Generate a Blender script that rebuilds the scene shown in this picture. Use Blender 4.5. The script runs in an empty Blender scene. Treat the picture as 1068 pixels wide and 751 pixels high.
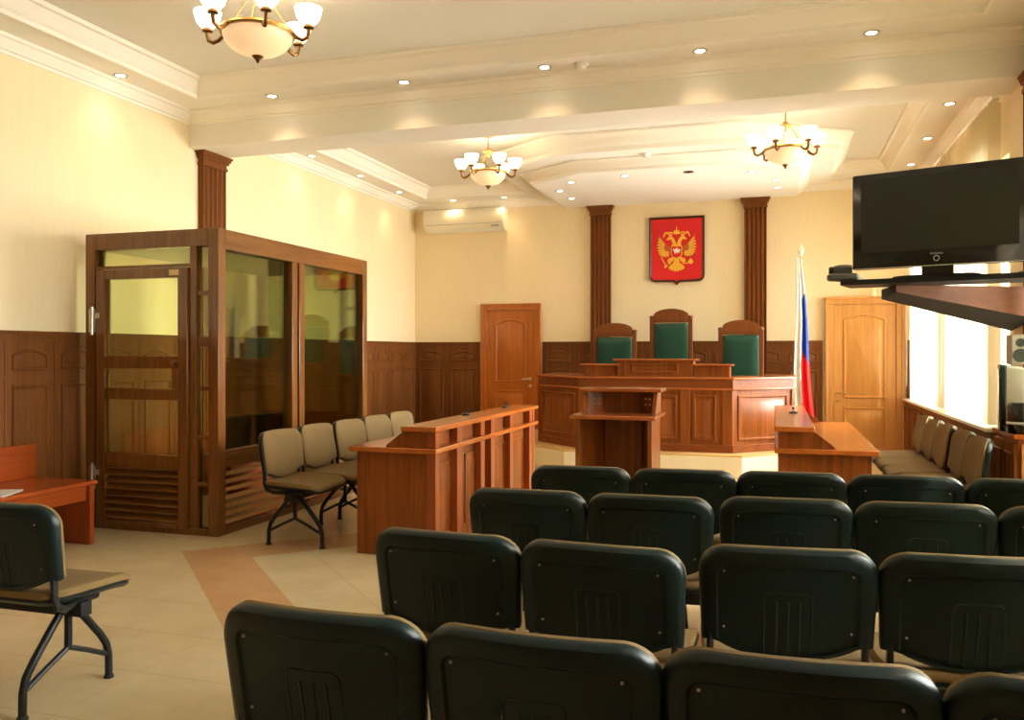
import bpy, bmesh, math, random
from mathutils import Vector, Matrix
random.seed(7)
PI = math.pi
R = math.radians
scene = bpy.context.scene
COL = scene.collection

# ------------------------------------------------------------------ materials
def new_mat(name):
    m = bpy.data.materials.new(name); m.use_nodes = True
    nt = m.node_tree
    return m, nt, nt.nodes['Principled BSDF']

def plain(name, col, rough=0.5, metal=0.0, spec=0.5, bump=0.0, bscale=200, coat=0.0, var=0.0):
    m, nt, b = new_mat(name)
    b.inputs['Base Color'].default_value = (*col, 1)
    b.inputs['Roughness'].default_value = rough
    b.inputs['Metallic'].default_value = metal
    b.inputs['Specular IOR Level'].default_value = spec
    b.inputs['Coat Weight'].default_value = coat
    tc = nt.nodes.new('ShaderNodeTexCoord')
    n = nt.nodes.new('ShaderNodeTexNoise'); n.inputs['Scale'].default_value = bscale
    nt.links.new(tc.outputs['Object'], n.inputs['Vector'])
    if bump:
        bp = nt.nodes.new('ShaderNodeBump'); bp.inputs['Strength'].default_value = bump
        bp.inputs['Distance'].default_value = 0.002
        nt.links.new(n.outputs['Fac'], bp.inputs['Height']); nt.links.new(bp.outputs['Normal'], b.inputs['Normal'])
    if var:
        mx = nt.nodes.new('ShaderNodeMix'); mx.data_type = 'RGBA'
        mx.inputs[6].default_value = (*[c * (1 - var) for c in col], 1)
        mx.inputs[7].default_value = (*[min(1, c * (1 + var)) for c in col], 1)
        nt.links.new(n.outputs['Fac'], mx.inputs[0]); nt.links.new(mx.outputs[2], b.inputs['Base Color'])
    return m

def wood(name, c0, c1, axis='z', rough=0.32, scale=1.0, coat=0.25, spec=0.35):
    m, nt, b = new_mat(name)
    tc = nt.nodes.new('ShaderNodeTexCoord'); mp = nt.nodes.new('ShaderNodeMapping')
    s = {'x': (1.2, 26, 26), 'y': (26, 1.2, 26), 'z': (26, 26, 1.2)}[axis]
    mp.inputs['Scale'].default_value = [v * scale for v in s]
    n = nt.nodes.new('ShaderNodeTexNoise'); n.inputs['Scale'].default_value = 1.0
    n.inputs['Detail'].default_value = 5; n.inputs['Roughness'].default_value = 0.62
    n.inputs['Distortion'].default_value = 0.6
    rp = nt.nodes.new('ShaderNodeValToRGB')
    rp.color_ramp.elements[0].position = 0.3; rp.color_ramp.elements[0].color = (*c0, 1)
    rp.color_ramp.elements[1].position = 0.72; rp.color_ramp.elements[1].color = (*c1, 1)
    nt.links.new(tc.outputs['Object'], mp.inputs['Vector']); nt.links.new(mp.outputs['Vector'], n.inputs['Vector'])
    nt.links.new(n.outputs['Fac'], rp.inputs['Fac']); nt.links.new(rp.outputs['Color'], b.inputs['Base Color'])
    b.inputs['Roughness'].default_value = rough
    b.inputs['Specular IOR Level'].default_value = spec
    b.inputs['Coat Weight'].default_value = coat; b.inputs['Coat Roughness'].default_value = 0.15
    return m

def emis(name, col, strength, base=(0.9, 0.9, 0.85)):
    m, nt, b = new_mat(name)
    b.inputs['Base Color'].default_value = (*base, 1)
    b.inputs['Emission Color'].default_value = (*col, 1)
    b.inputs['Emission Strength'].default_value = strength
    b.inputs['Roughness'].default_value = 0.3
    return m

def glass(name, tint, gloss=0.09, rough=0.0):
    m = bpy.data.materials.new(name); m.use_nodes = True
    nt = m.node_tree; nt.nodes.clear()
    out = nt.nodes.new('ShaderNodeOutputMaterial'); t = nt.nodes.new('ShaderNodeBsdfTransparent')
    g = nt.nodes.new('ShaderNodeBsdfGlossy'); mx = nt.nodes.new('ShaderNodeMixShader')
    t.inputs['Color'].default_value = (*tint, 1); g.inputs['Roughness'].default_value = rough
    g.inputs['Color'].default_value = (0.95, 1, 0.78, 1)
    lw = nt.nodes.new('ShaderNodeFresnel'); lw.inputs['IOR'].default_value = 1.45
    mul = nt.nodes.new('ShaderNodeMath'); mul.operation = 'MULTIPLY_ADD'
    mul.inputs[1].default_value = 0.9; mul.inputs[2].default_value = gloss * 0.4
    nt.links.new(lw.outputs[0], mul.inputs[0]); nt.links.new(mul.outputs[0], mx.inputs[0])
    nt.links.new(t.outputs[0], mx.inputs[1]); nt.links.new(g.outputs[0], mx.inputs[2])
    nt.links.new(mx.outputs[0], out.inputs['Surface'])
    return m

def translucent(name, col, mixf=0.6):
    m = bpy.data.materials.new(name); m.use_nodes = True
    nt = m.node_tree; nt.nodes.clear()
    out = nt.nodes.new('ShaderNodeOutputMaterial'); t = nt.nodes.new('ShaderNodeBsdfTranslucent')
    d = nt.nodes.new('ShaderNodeBsdfDiffuse'); mx = nt.nodes.new('ShaderNodeMixShader')
    t.inputs['Color'].default_value = (*col, 1); d.inputs['Color'].default_value = (*col, 1)
    mx.inputs[0].default_value = mixf
    nt.links.new(d.outputs[0], mx.inputs[1]); nt.links.new(t.outputs[0], mx.inputs[2])
    nt.links.new(mx.outputs[0], out.inputs['Surface'])
    return m

def wall_material():
    m, nt, b = new_mat('cream_wallpaper')
    tc = nt.nodes.new('ShaderNodeTexCoord'); mp = nt.nodes.new('ShaderNodeMapping')
    mp.inputs['Scale'].default_value = (40, 40, 3)
    n = nt.nodes.new('ShaderNodeTexNoise'); n.inputs['Scale'].default_value = 1; n.inputs['Detail'].default_value = 4
    rp = nt.nodes.new('ShaderNodeValToRGB')
    rp.color_ramp.elements[0].position = 0.3; rp.color_ramp.elements[0].color = (0.815, 0.69, 0.45, 1)
    rp.color_ramp.elements[1].position = 0.7; rp.color_ramp.elements[1].color = (0.845, 0.72, 0.48, 1)
    nt.links.new(tc.outputs['Object'], mp.inputs['Vector']); nt.links.new(mp.outputs[0], n.inputs['Vector'])
    nt.links.new(n.outputs['Fac'], rp.inputs['Fac']); nt.links.new(rp.outputs['Color'], b.inputs['Base Color'])
    b.inputs['Roughness'].default_value = 0.75
    return m

def floor_material():
    m, nt, b = new_mat('polished_tiles')
    N = nt.nodes; L = nt.links
    def mth(op, a, c=None, d=None):
        n = N.new('ShaderNodeMath'); n.operation = op
        for i, v in enumerate((a, c, d)):
            if v is None: continue
            if isinstance(v, (int, float)): n.inputs[i].default_value = v
            else: L.new(v, n.inputs[i])
        return n.outputs[0]
    tc = N.new('ShaderNodeTexCoord'); sp = N.new('ShaderNodeSeparateXYZ'); L.new(tc.outputs['Object'], sp.inputs[0])
    X, Y = sp.outputs['X'], sp.outputs['Y']
    k = 1 / math.sqrt(2)
    a = mth('MULTIPLY', mth('ADD', X, Y), k); c = mth('MULTIPLY', mth('SUBTRACT', Y, X), k)
    A0, B0, W = 0.66, 6.20, 0.395
    ina = mth('GREATER_THAN', a, A0); inb = mth('LESS_THAN', c, B0); inside = mth('MULTIPLY', ina, inb)
    core = mth('MULTIPLY', mth('GREATER_THAN', a, A0 + W), mth('LESS_THAN', c, B0 - W))
    band = mth('SUBTRACT', inside, core)
    def joint(v, off, pitch, w=0.0045):
        f = mth('FRACT', mth('DIVIDE', mth('SUBTRACT', v, off), pitch))
        e = mth('MINIMUM', f, mth('SUBTRACT', 1.0, f))
        return mth('LESS_THAN', e, w * 0.5 / pitch)
    jd = mth('MAXIMUM', joint(a, A0, W), joint(c, B0, W))
    js = mth('MAXIMUM', joint(X, -5.31, 0.9, 0.0025), joint(Y, 2.96, 0.45))
    mixj = mth('ADD', mth('MULTIPLY', jd, inside), mth('MULTIPLY', js, mth('SUBTRACT', 1.0, inside)))
    n = N.new('ShaderNodeTexNoise'); n.inputs['Scale'].default_value = 3.2; n.inputs['Detail'].default_value = 6
    n.inputs['Roughness'].default_value = 0.65
    L.new(tc.outputs['Object'], n.inputs['Vector'])
    def ramp(c0, c1):
        r = N.new('ShaderNodeValToRGB'); r.color_ramp.elements[0].position = 0.35; r.color_ramp.elements[1].position = 0.7
        r.color_ramp.elements[0].color = (*c0, 1); r.color_ramp.elements[1].color = (*c1, 1)
        L.new(n.outputs['Fac'], r.inputs['Fac']); return r.outputs['Color']
    def mix(f, p, q):
        x = N.new('ShaderNodeMix'); x.data_type = 'RGBA'; L.new(f, x.inputs[0])
        for i, v in ((6, p), (7, q)):
            if isinstance(v, tuple): x.inputs[i].default_value = (*v, 1)
            else: L.new(v, x.inputs[i])
        return x.outputs[2]
    cream = ramp((0.55, 0.44, 0.255), (0.62, 0.505, 0.305)); orange = ramp((0.50, 0.29, 0.14), (0.57, 0.345, 0.175))
    col = mix(mixj, mix(band, cream, orange), (0.45, 0.34, 0.2))
    L.new(col, b.inputs['Base Color'])
    b.inputs['Roughness'].default_value = 0.16; b.inputs['Specular IOR Level'].default_value = 0.45
    return m

M = {}
M['wall'] = wall_material()
M['floor'] = floor_material()
M['ceil'] = plain('ceiling_paint', (0.84, 0.825, 0.77), 0.85, bump=0.05)
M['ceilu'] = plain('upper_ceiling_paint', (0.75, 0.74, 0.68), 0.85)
M['cornice'] = plain('cornice_plaster', (0.90, 0.865, 0.79), 0.7)
M['wains'] = wood('dark_oak_panelling', (0.115, 0.039, 0.0085), (0.19, 0.068, 0.016), 'z', 0.55, coat=0.0, spec=0.15)
M['wainsh'] = wood('dark_oak_cap', (0.105, 0.042, 0.0135), (0.16, 0.067, 0.022), 'y', 0.35)
M['pilaster'] = wood('pilaster_oak', (0.13, 0.042, 0.010), (0.20, 0.07, 0.017), 'z', 0.55, coat=0.0, spec=0.12)
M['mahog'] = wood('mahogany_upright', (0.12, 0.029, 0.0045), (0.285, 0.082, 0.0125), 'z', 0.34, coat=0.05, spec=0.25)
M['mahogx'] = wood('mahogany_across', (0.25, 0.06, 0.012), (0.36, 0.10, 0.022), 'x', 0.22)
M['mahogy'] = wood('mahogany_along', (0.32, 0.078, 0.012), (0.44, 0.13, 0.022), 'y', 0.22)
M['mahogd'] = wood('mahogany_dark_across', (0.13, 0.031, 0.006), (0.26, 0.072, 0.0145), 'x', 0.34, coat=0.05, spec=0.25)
M['edge'] = wood('red_brown_edging', (0.23, 0.05, 0.0105), (0.32, 0.08, 0.018), 'z', 0.3, coat=0.1)
M['doorl'] = wood('orange_pine', (0.34, 0.088, 0.01), (0.47, 0.15, 0.02), 'z', 0.32)
M['bench'] = wood('red_beech', (0.25, 0.042, 0.007), (0.34, 0.068, 0.012), 'z', 0.3)
M['benchy'] = wood('red_beech_long', (0.25, 0.042, 0.007), (0.34, 0.068, 0.012), 'y', 0.25)
M['door'] = wood('honey_pine', (0.47, 0.22, 0.062), (0.62, 0.325, 0.10), 'z', 0.3)
M['doorx'] = wood('honey_pine_across', (0.42, 0.145, 0.022), (0.58, 0.235, 0.045), 'x', 0.3)
M['cage'] = wood('lacquered_walnut', (0.115, 0.042, 0.0095), (0.215, 0.085, 0.02), 'z', 0.2, coat=0.5)
M['cagey'] = wood('lacquered_walnut_long', (0.115, 0.042, 0.0095), (0.215, 0.085, 0.02), 'y', 0.2, coat=0.5)
M['cagex'] = wood('lacquered_walnut_across', (0.115, 0.042, 0.0095), (0.215, 0.085, 0.02), 'x', 0.2, coat=0.5)
M['louvre'] = wood('louvre_painted_sheen', (0.46, 0.24, 0.085), (0.58, 0.32, 0.13), 'y', 0.2, coat=0.8)  # bright reflection on the cage side slats put into a lighter base colour
M['judge'] = wood('judge_chair_wood', (0.13, 0.036, 0.008), (0.21, 0.066, 0.015), 'z', 0.35, coat=0.05, spec=0.25)
M['console'] = wood('console_brown', (0.085, 0.034, 0.018), (0.11, 0.046, 0.024), 'x', 0.6, coat=0, spec=0.15)
M['green'] = plain('green_leather', (0.002, 0.046, 0.026), 0.38, bump=0.15, bscale=250)
M['black'] = plain('black_plastic', (0.0035, 0.0115, 0.0102), 0.36, bump=0.12, bscale=700, spec=0.30)
M['blacks'] = plain('black_gloss', (0.008, 0.008, 0.009), 0.12)
M['blackm'] = plain('black_enamel', (0.008, 0.009, 0.010), 0.42, spec=0.35)
M['screen'] = plain('dark_screen', (0.018, 0.019, 0.015), 0.22, spec=0.5)
M['tan'] = plain('tan_fabric', (0.155, 0.094, 0.026), 0.85, bump=0.3, bscale=600, var=0.12)
M['steel'] = plain('satin_steel', (0.60, 0.55, 0.45), 0.38, metal=1)
M['brass'] = plain('antique_brass', (0.55, 0.34, 0.11), 0.28, metal=1)
M['brassd'] = plain('dark_bronze', (0.20, 0.105, 0.035), 0.35, metal=1)
M['white'] = plain('white_plastic', (0.82, 0.80, 0.72), 0.35)
M['ac'] = plain('cream_plastic', (0.85, 0.79, 0.62), 0.35)
M['grey'] = plain('grey_plastic', (0.34, 0.35, 0.32), 0.45)
M['darkgrey'] = plain('dark_grey_plastic', (0.07, 0.075, 0.07), 0.4)
M['silver'] = plain('silver_plastic', (0.48, 0.50, 0.50), 0.35)
M['red'] = plain('red_field', (0.62, 0.002, 0.006), 0.5)
M['gold'] = plain('gold_relief', (0.85, 0.47, 0.045), 0.38, metal=0.25)
M['goldd'] = plain('deep_red_gold', (0.50, 0.10, 0.012), 0.5)  # deeper red-gold wing base, sets the feather vanes apart
M['darkframe'] = plain('dark_frame', (0.06, 0.016, 0.006), 0.35)
M['fwhite'] = plain('flag_white', (0.86, 0.83, 0.76), 0.7)
M['fblue'] = plain('flag_blue', (0.02, 0.075, 0.42), 0.7)
M['fred'] = plain('flag_red', (0.72, 0.012, 0.016), 0.7)
M['podium'] = plain('podium_tile', (0.78, 0.67, 0.45), 0.3, var=0.06, bscale=5)
M['podtop'] = plain('podium_top', (0.62, 0.38, 0.14), 0.3, var=0.08, bscale=5)
M['glass'] = glass('cage_glass', (0.945, 0.96, 0.79), 0.05)
M['pane'] = glass('window_glass', (0.97, 0.98, 0.97), 0.02)
M['blind'] = translucent('blind_fabric', (0.92, 0.86, 0.70), 0.5)
M['winframe'] = plain('white_window_frame', (0.86, 0.85, 0.80), 0.4)
M['sill'] = plain('white_sill', (0.86, 0.83, 0.74), 0.35)
M['shade'] = emis('lit_opal_shade', (1.0, 0.80, 0.50), 2.8)
M['bowl'] = emis('lit_alabaster', (1.0, 0.66, 0.38), 0.36, (0.85, 0.62, 0.38))
M['spot'] = emis('lit_halogen', (1.0, 0.88, 0.66), 14.0)
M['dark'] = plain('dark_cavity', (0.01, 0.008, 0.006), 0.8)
M['paper'] = plain('paper_grey', (0.55, 0.55, 0.50), 0.6, var=0.3, bscale=40)
M['label'] = plain('pale_label', (0.72, 0.55, 0.26), 0.5)
M['slat'] = plain('white_slats', (0.85, 0.84, 0.74), 0.4)

# ------------------------------------------------------------------ mesh builder
class MB:
    def __init__(self): self.v = []; self.f = []; self.m = []
    def add(self, vs, fs, m=0):
        o = len(self.v); self.v += [tuple(p) for p in vs]
        for f in fs: self.f.append([i + o for i in f]); self.m.append(m)
        return self
    def box(self, x0, x1, y0, y1, z0, z1, m=0):
        vs = [(x, y, z) for z in (z0, z1) for y in (y0, y1) for x in (x0, x1)]
        return self.add(vs, [(0, 2, 3, 1), (4, 5, 7, 6), (0, 1, 5, 4), (2, 6, 7, 3), (0, 4, 6, 2), (1, 3, 7, 5)], m)
    def hexa(self, pts, m=0):     # 8 points: bottom ring 4, top ring 4
        return self.add(pts, [(3, 2, 1, 0), (4, 5, 6, 7), (0, 1, 5, 4), (1, 2, 6, 5), (2, 3, 7, 6), (3, 0, 4, 7)], m)
    def loft(self, loops, m=0, cap0=True, cap1=True, closed=True):
        o = len(self.v); n = len(loops[0])
        for l in loops: self.v += [tuple(p) for p in l]
        for k in range(len(loops) - 1):
            for i in range(n if closed else n - 1):
                j = (i + 1) % n
                self.f.append([o + k * n + i, o + k * n + j, o + (k + 1) * n + j, o + (k + 1) * n + i]); self.m.append(m)
        if cap0: self.f.append([o + i for i in range(n)][::-1]); self.m.append(m)
        if cap1: self.f.append([o + (len(loops) - 1) * n + i for i in range(n)]); self.m.append(m)
        return self
    def tube(self, path, r, n=10, m=0, rx=None):
        P = [Vector(p) for p in path]; loops = []
        t0 = (P[1] - P[0]).normalized()
        up = Vector((0, 0, 1)) if abs(t0.z) < 0.9 else Vector((1, 0, 0))
        nx = t0.cross(up).normalized()
        for i, p in enumerate(P):
            a = (P[i] - P[i - 1]).normalized() if i else t0
            b = (P[i + 1] - P[i]).normalized() if i < len(P) - 1 else a
            t = (a + b).normalized()
            nx = (nx - t * nx.dot(t)).normalized(); ny = t.cross(nx)
            rr = r[i] if isinstance(r, (list, tuple)) else r
            loops.append([p + nx * (rr * math.cos(2 * PI * k / n)) + ny * ((rx or rr) * math.sin(2 * PI * k / n)) for k in range(n)])
        return self.loft(loops, m)
    def lathe(self, prof, c=(0, 0), n=24, m=0, cap0=True, cap1=True):
        loops = [[(c[0] + r * math.cos(2 * PI * k / n), c[1] + r * math.sin(2 * PI * k / n), z) for k in range(n)] for r, z in prof]
        return self.loft(loops, m, cap0, cap1)
    def prism(self, poly, mp, d0, d1, m=0):
        return self.loft([[mp(u, v, d0) for u, v in poly], [mp(u, v, d1) for u, v in poly]], m)
    def panel(self, poly, mp, h=0.012, m=0, w=0.016, field=0.045):
        """raised moulding and raised field on a plane"""
        rings = [(0, 0), (w * .3, h), (w, h), (w * 1.4, 0.001), (field, 0.001), (field + .02, h * .8)]
        loops = [[mp(u, v, d) for u, v in inset(poly, i)] for i, d in rings]
        return self.loft(loops, m, cap0=False)
    def sweep(self, prof, path, closed=False, m=0, caps=True):
        """prof: closed polygon of (out, z); path: 2D polyline, out = right-hand normal of travel"""
        n = len(path); loops = []
        for i, p in enumerate(path):
            p = Vector(p)
            def nrm(a, b):
                d = (Vector(b) - Vector(a)).normalized(); return Vector((d.y, -d.x))
            if closed: n0 = nrm(path[i - 1], path[i]); n1 = nrm(path[i], path[(i + 1) % n])
            else:
                n0 = nrm(path[i - 1], path[i]) if i else nrm(path[0], path[1])
                n1 = nrm(path[i], path[i + 1]) if i < n - 1 else n0
            b = (n0 + n1).normalized(); k = 1 / max(0.2, b.dot(n0))
            loops.append([(p.x + b.x * k * o, p.y + b.y * k * o, z) for o, z in prof])
        if closed: loops.append(loops[0])
        return self.loft(loops, m, caps and not closed, caps and not closed)
    def build(self, name, mats, parent=None, loc=None, rotz=0, bevel=0, angle=38, subsurf=0):
        me = bpy.data.meshes.new(name); me.from_pydata(self.v, [], self.f)
        for mt in (mats if isinstance(mats, (list, tuple)) else [mats]): me.materials.append(M[mt])
        for p, k in zip(me.polygons, self.m): p.material_index = k
        bm = bmesh.new(); bm.from_mesh(me)
        bmesh.ops.recalc_face_normals(bm, faces=bm.faces); bm.to_mesh(me); bm.free()
        me.polygons.foreach_set('use_smooth', [True] * len(me.polygons))
        me.set_sharp_from_angle(angle=R(angle))
        o = bpy.data.objects.new(name, me); COL.objects.link(o)
        if parent: o.parent = parent
        if loc: o.location = loc
        if rotz: o.rotation_euler.z = rotz
        if bevel:
            b = o.modifiers.new('edge', 'BEVEL'); b.width = bevel; b.segments = 2; b.limit_method = 'ANGLE'; b.angle_limit = R(50)
        return o

def inset(poly, d):
    if d == 0: return list(poly)
    n = len(poly); A = sum(poly[i][0] * poly[(i + 1) % n][1] - poly[(i + 1) % n][0] * poly[i][1] for i in range(n))
    s = 1 if A > 0 else -1; out = []
    for i in range(n):
        a, p, b = Vector(poly[i - 1]), Vector(poly[i]), Vector(poly[(i + 1) % n])
        d0, d1 = (p - a).normalized(), (b - p).normalized()
        n0, n1 = Vector((-d0.y, d0.x)) * s, Vector((-d1.y, d1.x)) * s
        t = (n0 + n1); t = t.normalized() if t.length > 1e-6 else n0
        k = d / max(0.3, t.dot(n0)); q = p + t * k; out.append((q.x, q.y))
    return out

def rect(u0, u1, v0, v1): return [(u0, v0), (u1, v0), (u1, v1), (u0, v1)]
def arched(u0, u1, v0, v1, rise, n=8):
    pts = [(u0, v0), (u1, v0)]
    for i in range(n + 1):
        t = i / n; pts.append((u1 + (u0 - u1) * t, v1 - rise + rise * math.sin(PI * t)))
    return pts
def rrect(w, h, r, n=6, cx=0, cy=0):
    pts = []
    for (sx, sy, a0) in ((1, -1, -PI / 2), (1, 1, 0), (-1, 1, PI / 2), (-1, -1, PI)):
        for i in range(n + 1):
            a = a0 + PI / 2 * i / n
            pts.append((cx + sx * (w / 2 - r) + r * math.cos(a), cy + sy * (h / 2 - r) + r * math.sin(a)))
    return pts

def thing(name, label, cat, loc=(0, 0, 0), rotz=0, group=None):
    o = bpy.data.objects.new(name, None); COL.objects.link(o); o.empty_display_size = 0.1
    o.location = loc; o.rotation_euler.z = rotz; return tag(o, label, cat, group)
def tag(o, label, cat, group=None):
    o['label'] = label; o['category'] = cat
    if group: o['group'] = group
    return o
def struct(o, label=None):
    o['kind'] = 'structure'
    if label: o['label'] = label
    return o
def kids(o): return [c for c in o.children]
def copy_tree(o, parent=None):
    c = o.copy(); COL.objects.link(c)
    if parent: c.parent = parent
    for ch in list(o.children): copy_tree(ch, c)
    return c

# ------------------------------------------------------------------ room constants
XL, XR, YB, YF = -5.31, 1.75, 11.9, -4.5
ZS, ZU = 3.64, 3.79          # soffit, upper ceiling
BY0, BY1, BZ = 6.68, 7.14, 3.31   # beam

def mp_left(u, v, d): return (XL + d, u, v)
def mp_back(u, v, d): return (u, YB - d, v)

struct(MB().box(XL - .2, XR + .3, YF - .2, YB + .2, -0.1, 0).build('floor', 'floor'))
struct(MB().box(XL - .2, XL, YF, YB, 0, 3.95).build('wall_left', 'wall'))
struct(MB().box(XL - .2, XR + .3, YB, YB + .2, 0, 3.95).build('wall_back', 'wall'))
struct(MB().box(XL - .2, XR + .3, YF - .2, YF, 0, 3.95).build('wall_front', 'wall'))

# ceiling: soffit frames round two recessed trays
TX0, TX1 = -4.93, 1.33
c = MB()
def tray(y0, y1, ty0, ty1):
    c.box(XL, TX0, y0, y1, ZS, ZU + .02); c.box(TX1, XR, y0, y1, ZS, ZU + .02)
    c.box(TX0, TX1, y0, ty0, ZS, ZU + .02); c.box(TX0, TX1, ty1, y1, ZS, ZU + .02)
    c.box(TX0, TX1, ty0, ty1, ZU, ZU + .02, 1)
tray(YF, BY0, -2.2, 6.3); tray(BY1, YB, 7.5, 11.42)
c.box(XL - .2, XR + .3, YF - .2, YB + .2, ZU + .02, ZU + .2)
struct(c.build('ceiling', ['ceil', 'ceilu']))
b = MB().box(XL, XR, BY0, BY1, BZ, ZS + .1)
struct(b.build('ceiling_beam', 'ceil'))

# cornices (plaster profiles, out = away from wall)
PW = [(0, 3.525), (.012, 3.525), (.016, 3.545), (.034, 3.55), (.05, 3.575), (.072, 3.60), (.078, 3.612), (.098, 3.618), (.104, ZS), (0, ZS)]
PT = [(0, ZS - .012), (.022, ZS - .012), (.026, ZS + .02), (.04, ZS + .03), (.055, ZS + .065), (.085, ZS + .1), (.092, ZS + .115), (.12, ZS + .12), (.126, ZU), (0, ZU)]
t = MB()
t.sweep(PW, [(XR, YF), (XL, YF), (XL, BY0), (XR, BY0)][1:] if False else [(XL, YF), (XL, BY0)][0:2])
t.sweep(PW, [(XL, BY0), (XR, BY0)])
t.sweep(PW, [(XL, BY1), (XL, YB), (XR, YB)]); t.sweep(PW, [(XR, YB), (XR, BY1), (XL, BY1)])
t.sweep(PW, [(XR, BY0), (XR, YF), (XL, YF)])
struct(t.build('trim_1', 'cornice'))
t = MB()
for (a0, a1) in ((-2.2, 6.3), (7.5, 11.42)):
    t.sweep(PT, [(TX0, a0), (TX0, a1), (TX1, a1), (TX1, a0)], closed=True)
struct(t.build('trim_2', 'cornice'))

# stepped dropped ceiling above the judges
low = [(-2.93, YB), (-2.93, 10.10), (-2.2, 9.62), (-.46, 9.62), (.26, 10.10), (.26, YB)]
upp = [(-3.32, YB), (-3.32, 9.86), (-2.36, 9.2), (-.33, 9.2), (.64, 9.86), (.64, YB)]
d = MB()
d.loft([[(x, y, 3.60) for x, y in upp], [(x, y, ZU) for x, y in upp]])
d.loft([[(x, y, 3.47) for x, y in low], [(x, y, 3.61) for x, y in low]])
def corn(z0, z1, o0, o1):
    h = z1 - z0
    return [(-.01, z0), (o0, z0), (o0 + .012, z0 + .22 * h), (o0 + (o1 - o0) * .4, z0 + .34 * h), (o0 + (o1 - o0) * .6, z0 + .6 * h), (o1 * .92, z0 + .82 * h), (o1, z0 + .86 * h), (o1, z1), (-.01, z1)]
def flip(prof): return [(-o, z) for o, z in prof][::-1]
d.sweep(flip(corn(3.475, 3.598, .01, .13)), low[::-1][1:-1] and [low[0]] + low[1:-1] + [low[-1]] if False else low[::-1], m=1)
d.sweep(flip(corn(3.605, ZU - .002, .01, .16)), upp[::-1], m=1)
struct(d.build('ceiling_canopy', ['ceil', 'cornice']))

# right wall with windows
WIN = [(7.5, 9.25), (9.6, 11.55), (4.5, 6.4), (1.6, 3.5)]
WZ0, WZ1 = .86, 2.95
w = MB()
ys = sorted(WIN); prev = YF
for (a, bb) in ys:
    w.box(XR, XR + .25, prev, a, 0, 3.95); prev = bb
    w.box(XR, XR + .25, a, bb, 0, WZ0); w.box(XR, XR + .25, a, bb, WZ1, 3.95)
w.box(XR, XR + .25, prev, YB, 0, 3.95)
struct(w.build('wall_right', 'wall'))
p = MB().box(XR - .08, XR, BY0 - .16, BY1 - .04, 0, BZ)
struct(p.build('wall_pier', 'wall'))
for i, (a, bb) in enumerate(WIN):
    win = bpy.data.objects.new('window_%d' % (i + 1), None); COL.objects.link(win); struct(win)
    win.location = (XR + .12, (a + bb) / 2, WZ0); hw = (bb - a) / 2; H = WZ1 - WZ0
    f = MB(); e = .06
    f.box(-.03, .03, -hw, -hw + e, 0, H); f.box(-.03, .03, hw - e, hw, 0, H)
    f.box(-.03, .03, -hw + e, hw - e, 0, e); f.box(-.03, .03, -hw + e, hw - e, H - e, H)
    f.box(-.03, .03, -.04, .04, e, H - e); f.box(-.03, .03, -hw + e, -.04, 1.45, 1.52); f.box(-.03, .03, .04, hw - e, 1.45, 1.52)
    f.build('window_frame', 'winframe', win)
    MB().box(-.006, .006, -hw + e, hw - e, e, H - e).build('pane', 'pane', win)
    MB().box(-.12, -.0305, -hw - .0, hw, -.02, 0.0).build('window_sill', 'sill', win)
    lt = bpy.data.lights.new('daylight_portal', 'AREA'); lt.shape = 'RECTANGLE'; lt.size = H; lt.size_y = bb - a
    lo = bpy.data.objects.new('daylight_portal', lt); COL.objects.link(lo)
    lo.location = (XR + .28, (a + bb) / 2, WZ0 + H / 2); lo.rotation_euler = (0, R(90), 0)
    lt.cycles.is_portal = True

def blind_slats(y0, y1, z0, z1, x, ang, pitch=.112, wd=.106):
    s = MB(); n = int((y1 - y0) / pitch)
    for k in range(n + 1):
        y = y0 + k * pitch; a = ang + random.uniform(-.07, .07)
        dx, dy = math.sin(a) * wd / 2, math.cos(a) * wd / 2
        nx, ny = math.cos(a) * .0012, -math.sin(a) * .0012
        lo_ = [(x - dx - nx, y - dy - ny), (x + dx - nx, y + dy - ny), (x + dx + nx, y + dy + ny), (x - dx + nx, y - dy + ny)]
        s.loft([[(px, py, z0) for px, py in lo_], [(px, py, z1) for px, py in lo_]])
    return s
BLX = 1.64
for (y0, y1, lab) in ((7.42, 9.36, 'cream vertical slat blind on window nearer the wall-mounted television'), (9.48, 11.66, 'cream vertical slat blind on far window beside the right-hand door')):
    bl = thing('vertical_blind', lab, 'blind', (BLX, (y0 + y1) / 2, 0), group='vertical window blinds')
    h = (y1 - y0) / 2
    MB().tube([(-.07, h - .05, 3.36), (-.075, h - .05, 2.2), (-.08, h - .05, .98), (-.08, h - .07, .95), (-.08, h - .09, .98), (-.075, h - .09, 2.2), (-.07, h - .09, 3.36)], .0035, 6).build('pull_cord', 'white', bl)
    MB().box(-.03, .03, -h, h, 3.36, 3.40).build('headrail', 'white', bl, bevel=.004)
    blind_slats(-h + .06, h - .06, .80, 3.345, 0, R(72)).build('slats', 'blind', bl)
for i in (3, 4):
    a, bb = WIN[i - 1]; win = bpy.data.objects['window_%d' % i]
    s = blind_slats(-(bb - a) / 2 + .02, (bb - a) / 2 - .02, -.02, WZ1 - WZ0 + .2, -.2, R(48)); s.build('slats', 'blind', win)

# radiator casing with sill under the far windows
rc = bpy.data.objects.new('radiator_casing', None); COL.objects.link(rc)
tag(rc, 'long brown panelled radiator casing with white sill under the right-hand windows', 'radiator cover')
RX = 1.57
m = MB().box(RX, XR - .001, 7.28, YB - .001, 0.001, .755)
def mp_rad(u, v, d_): return (RX - d_, u, v)
for k in range(10):
    y = 7.32 + k * .45
    m.panel(rect(y + .03, y + .42, .12, .70), mp_rad, .012)
m.build('casing', 'wains', rc)
MB().box(RX - .03, XR - .001, 7.275, YB - .001, .756, .785).build('sill_board', 'sill', rc, bevel=.005)

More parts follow.
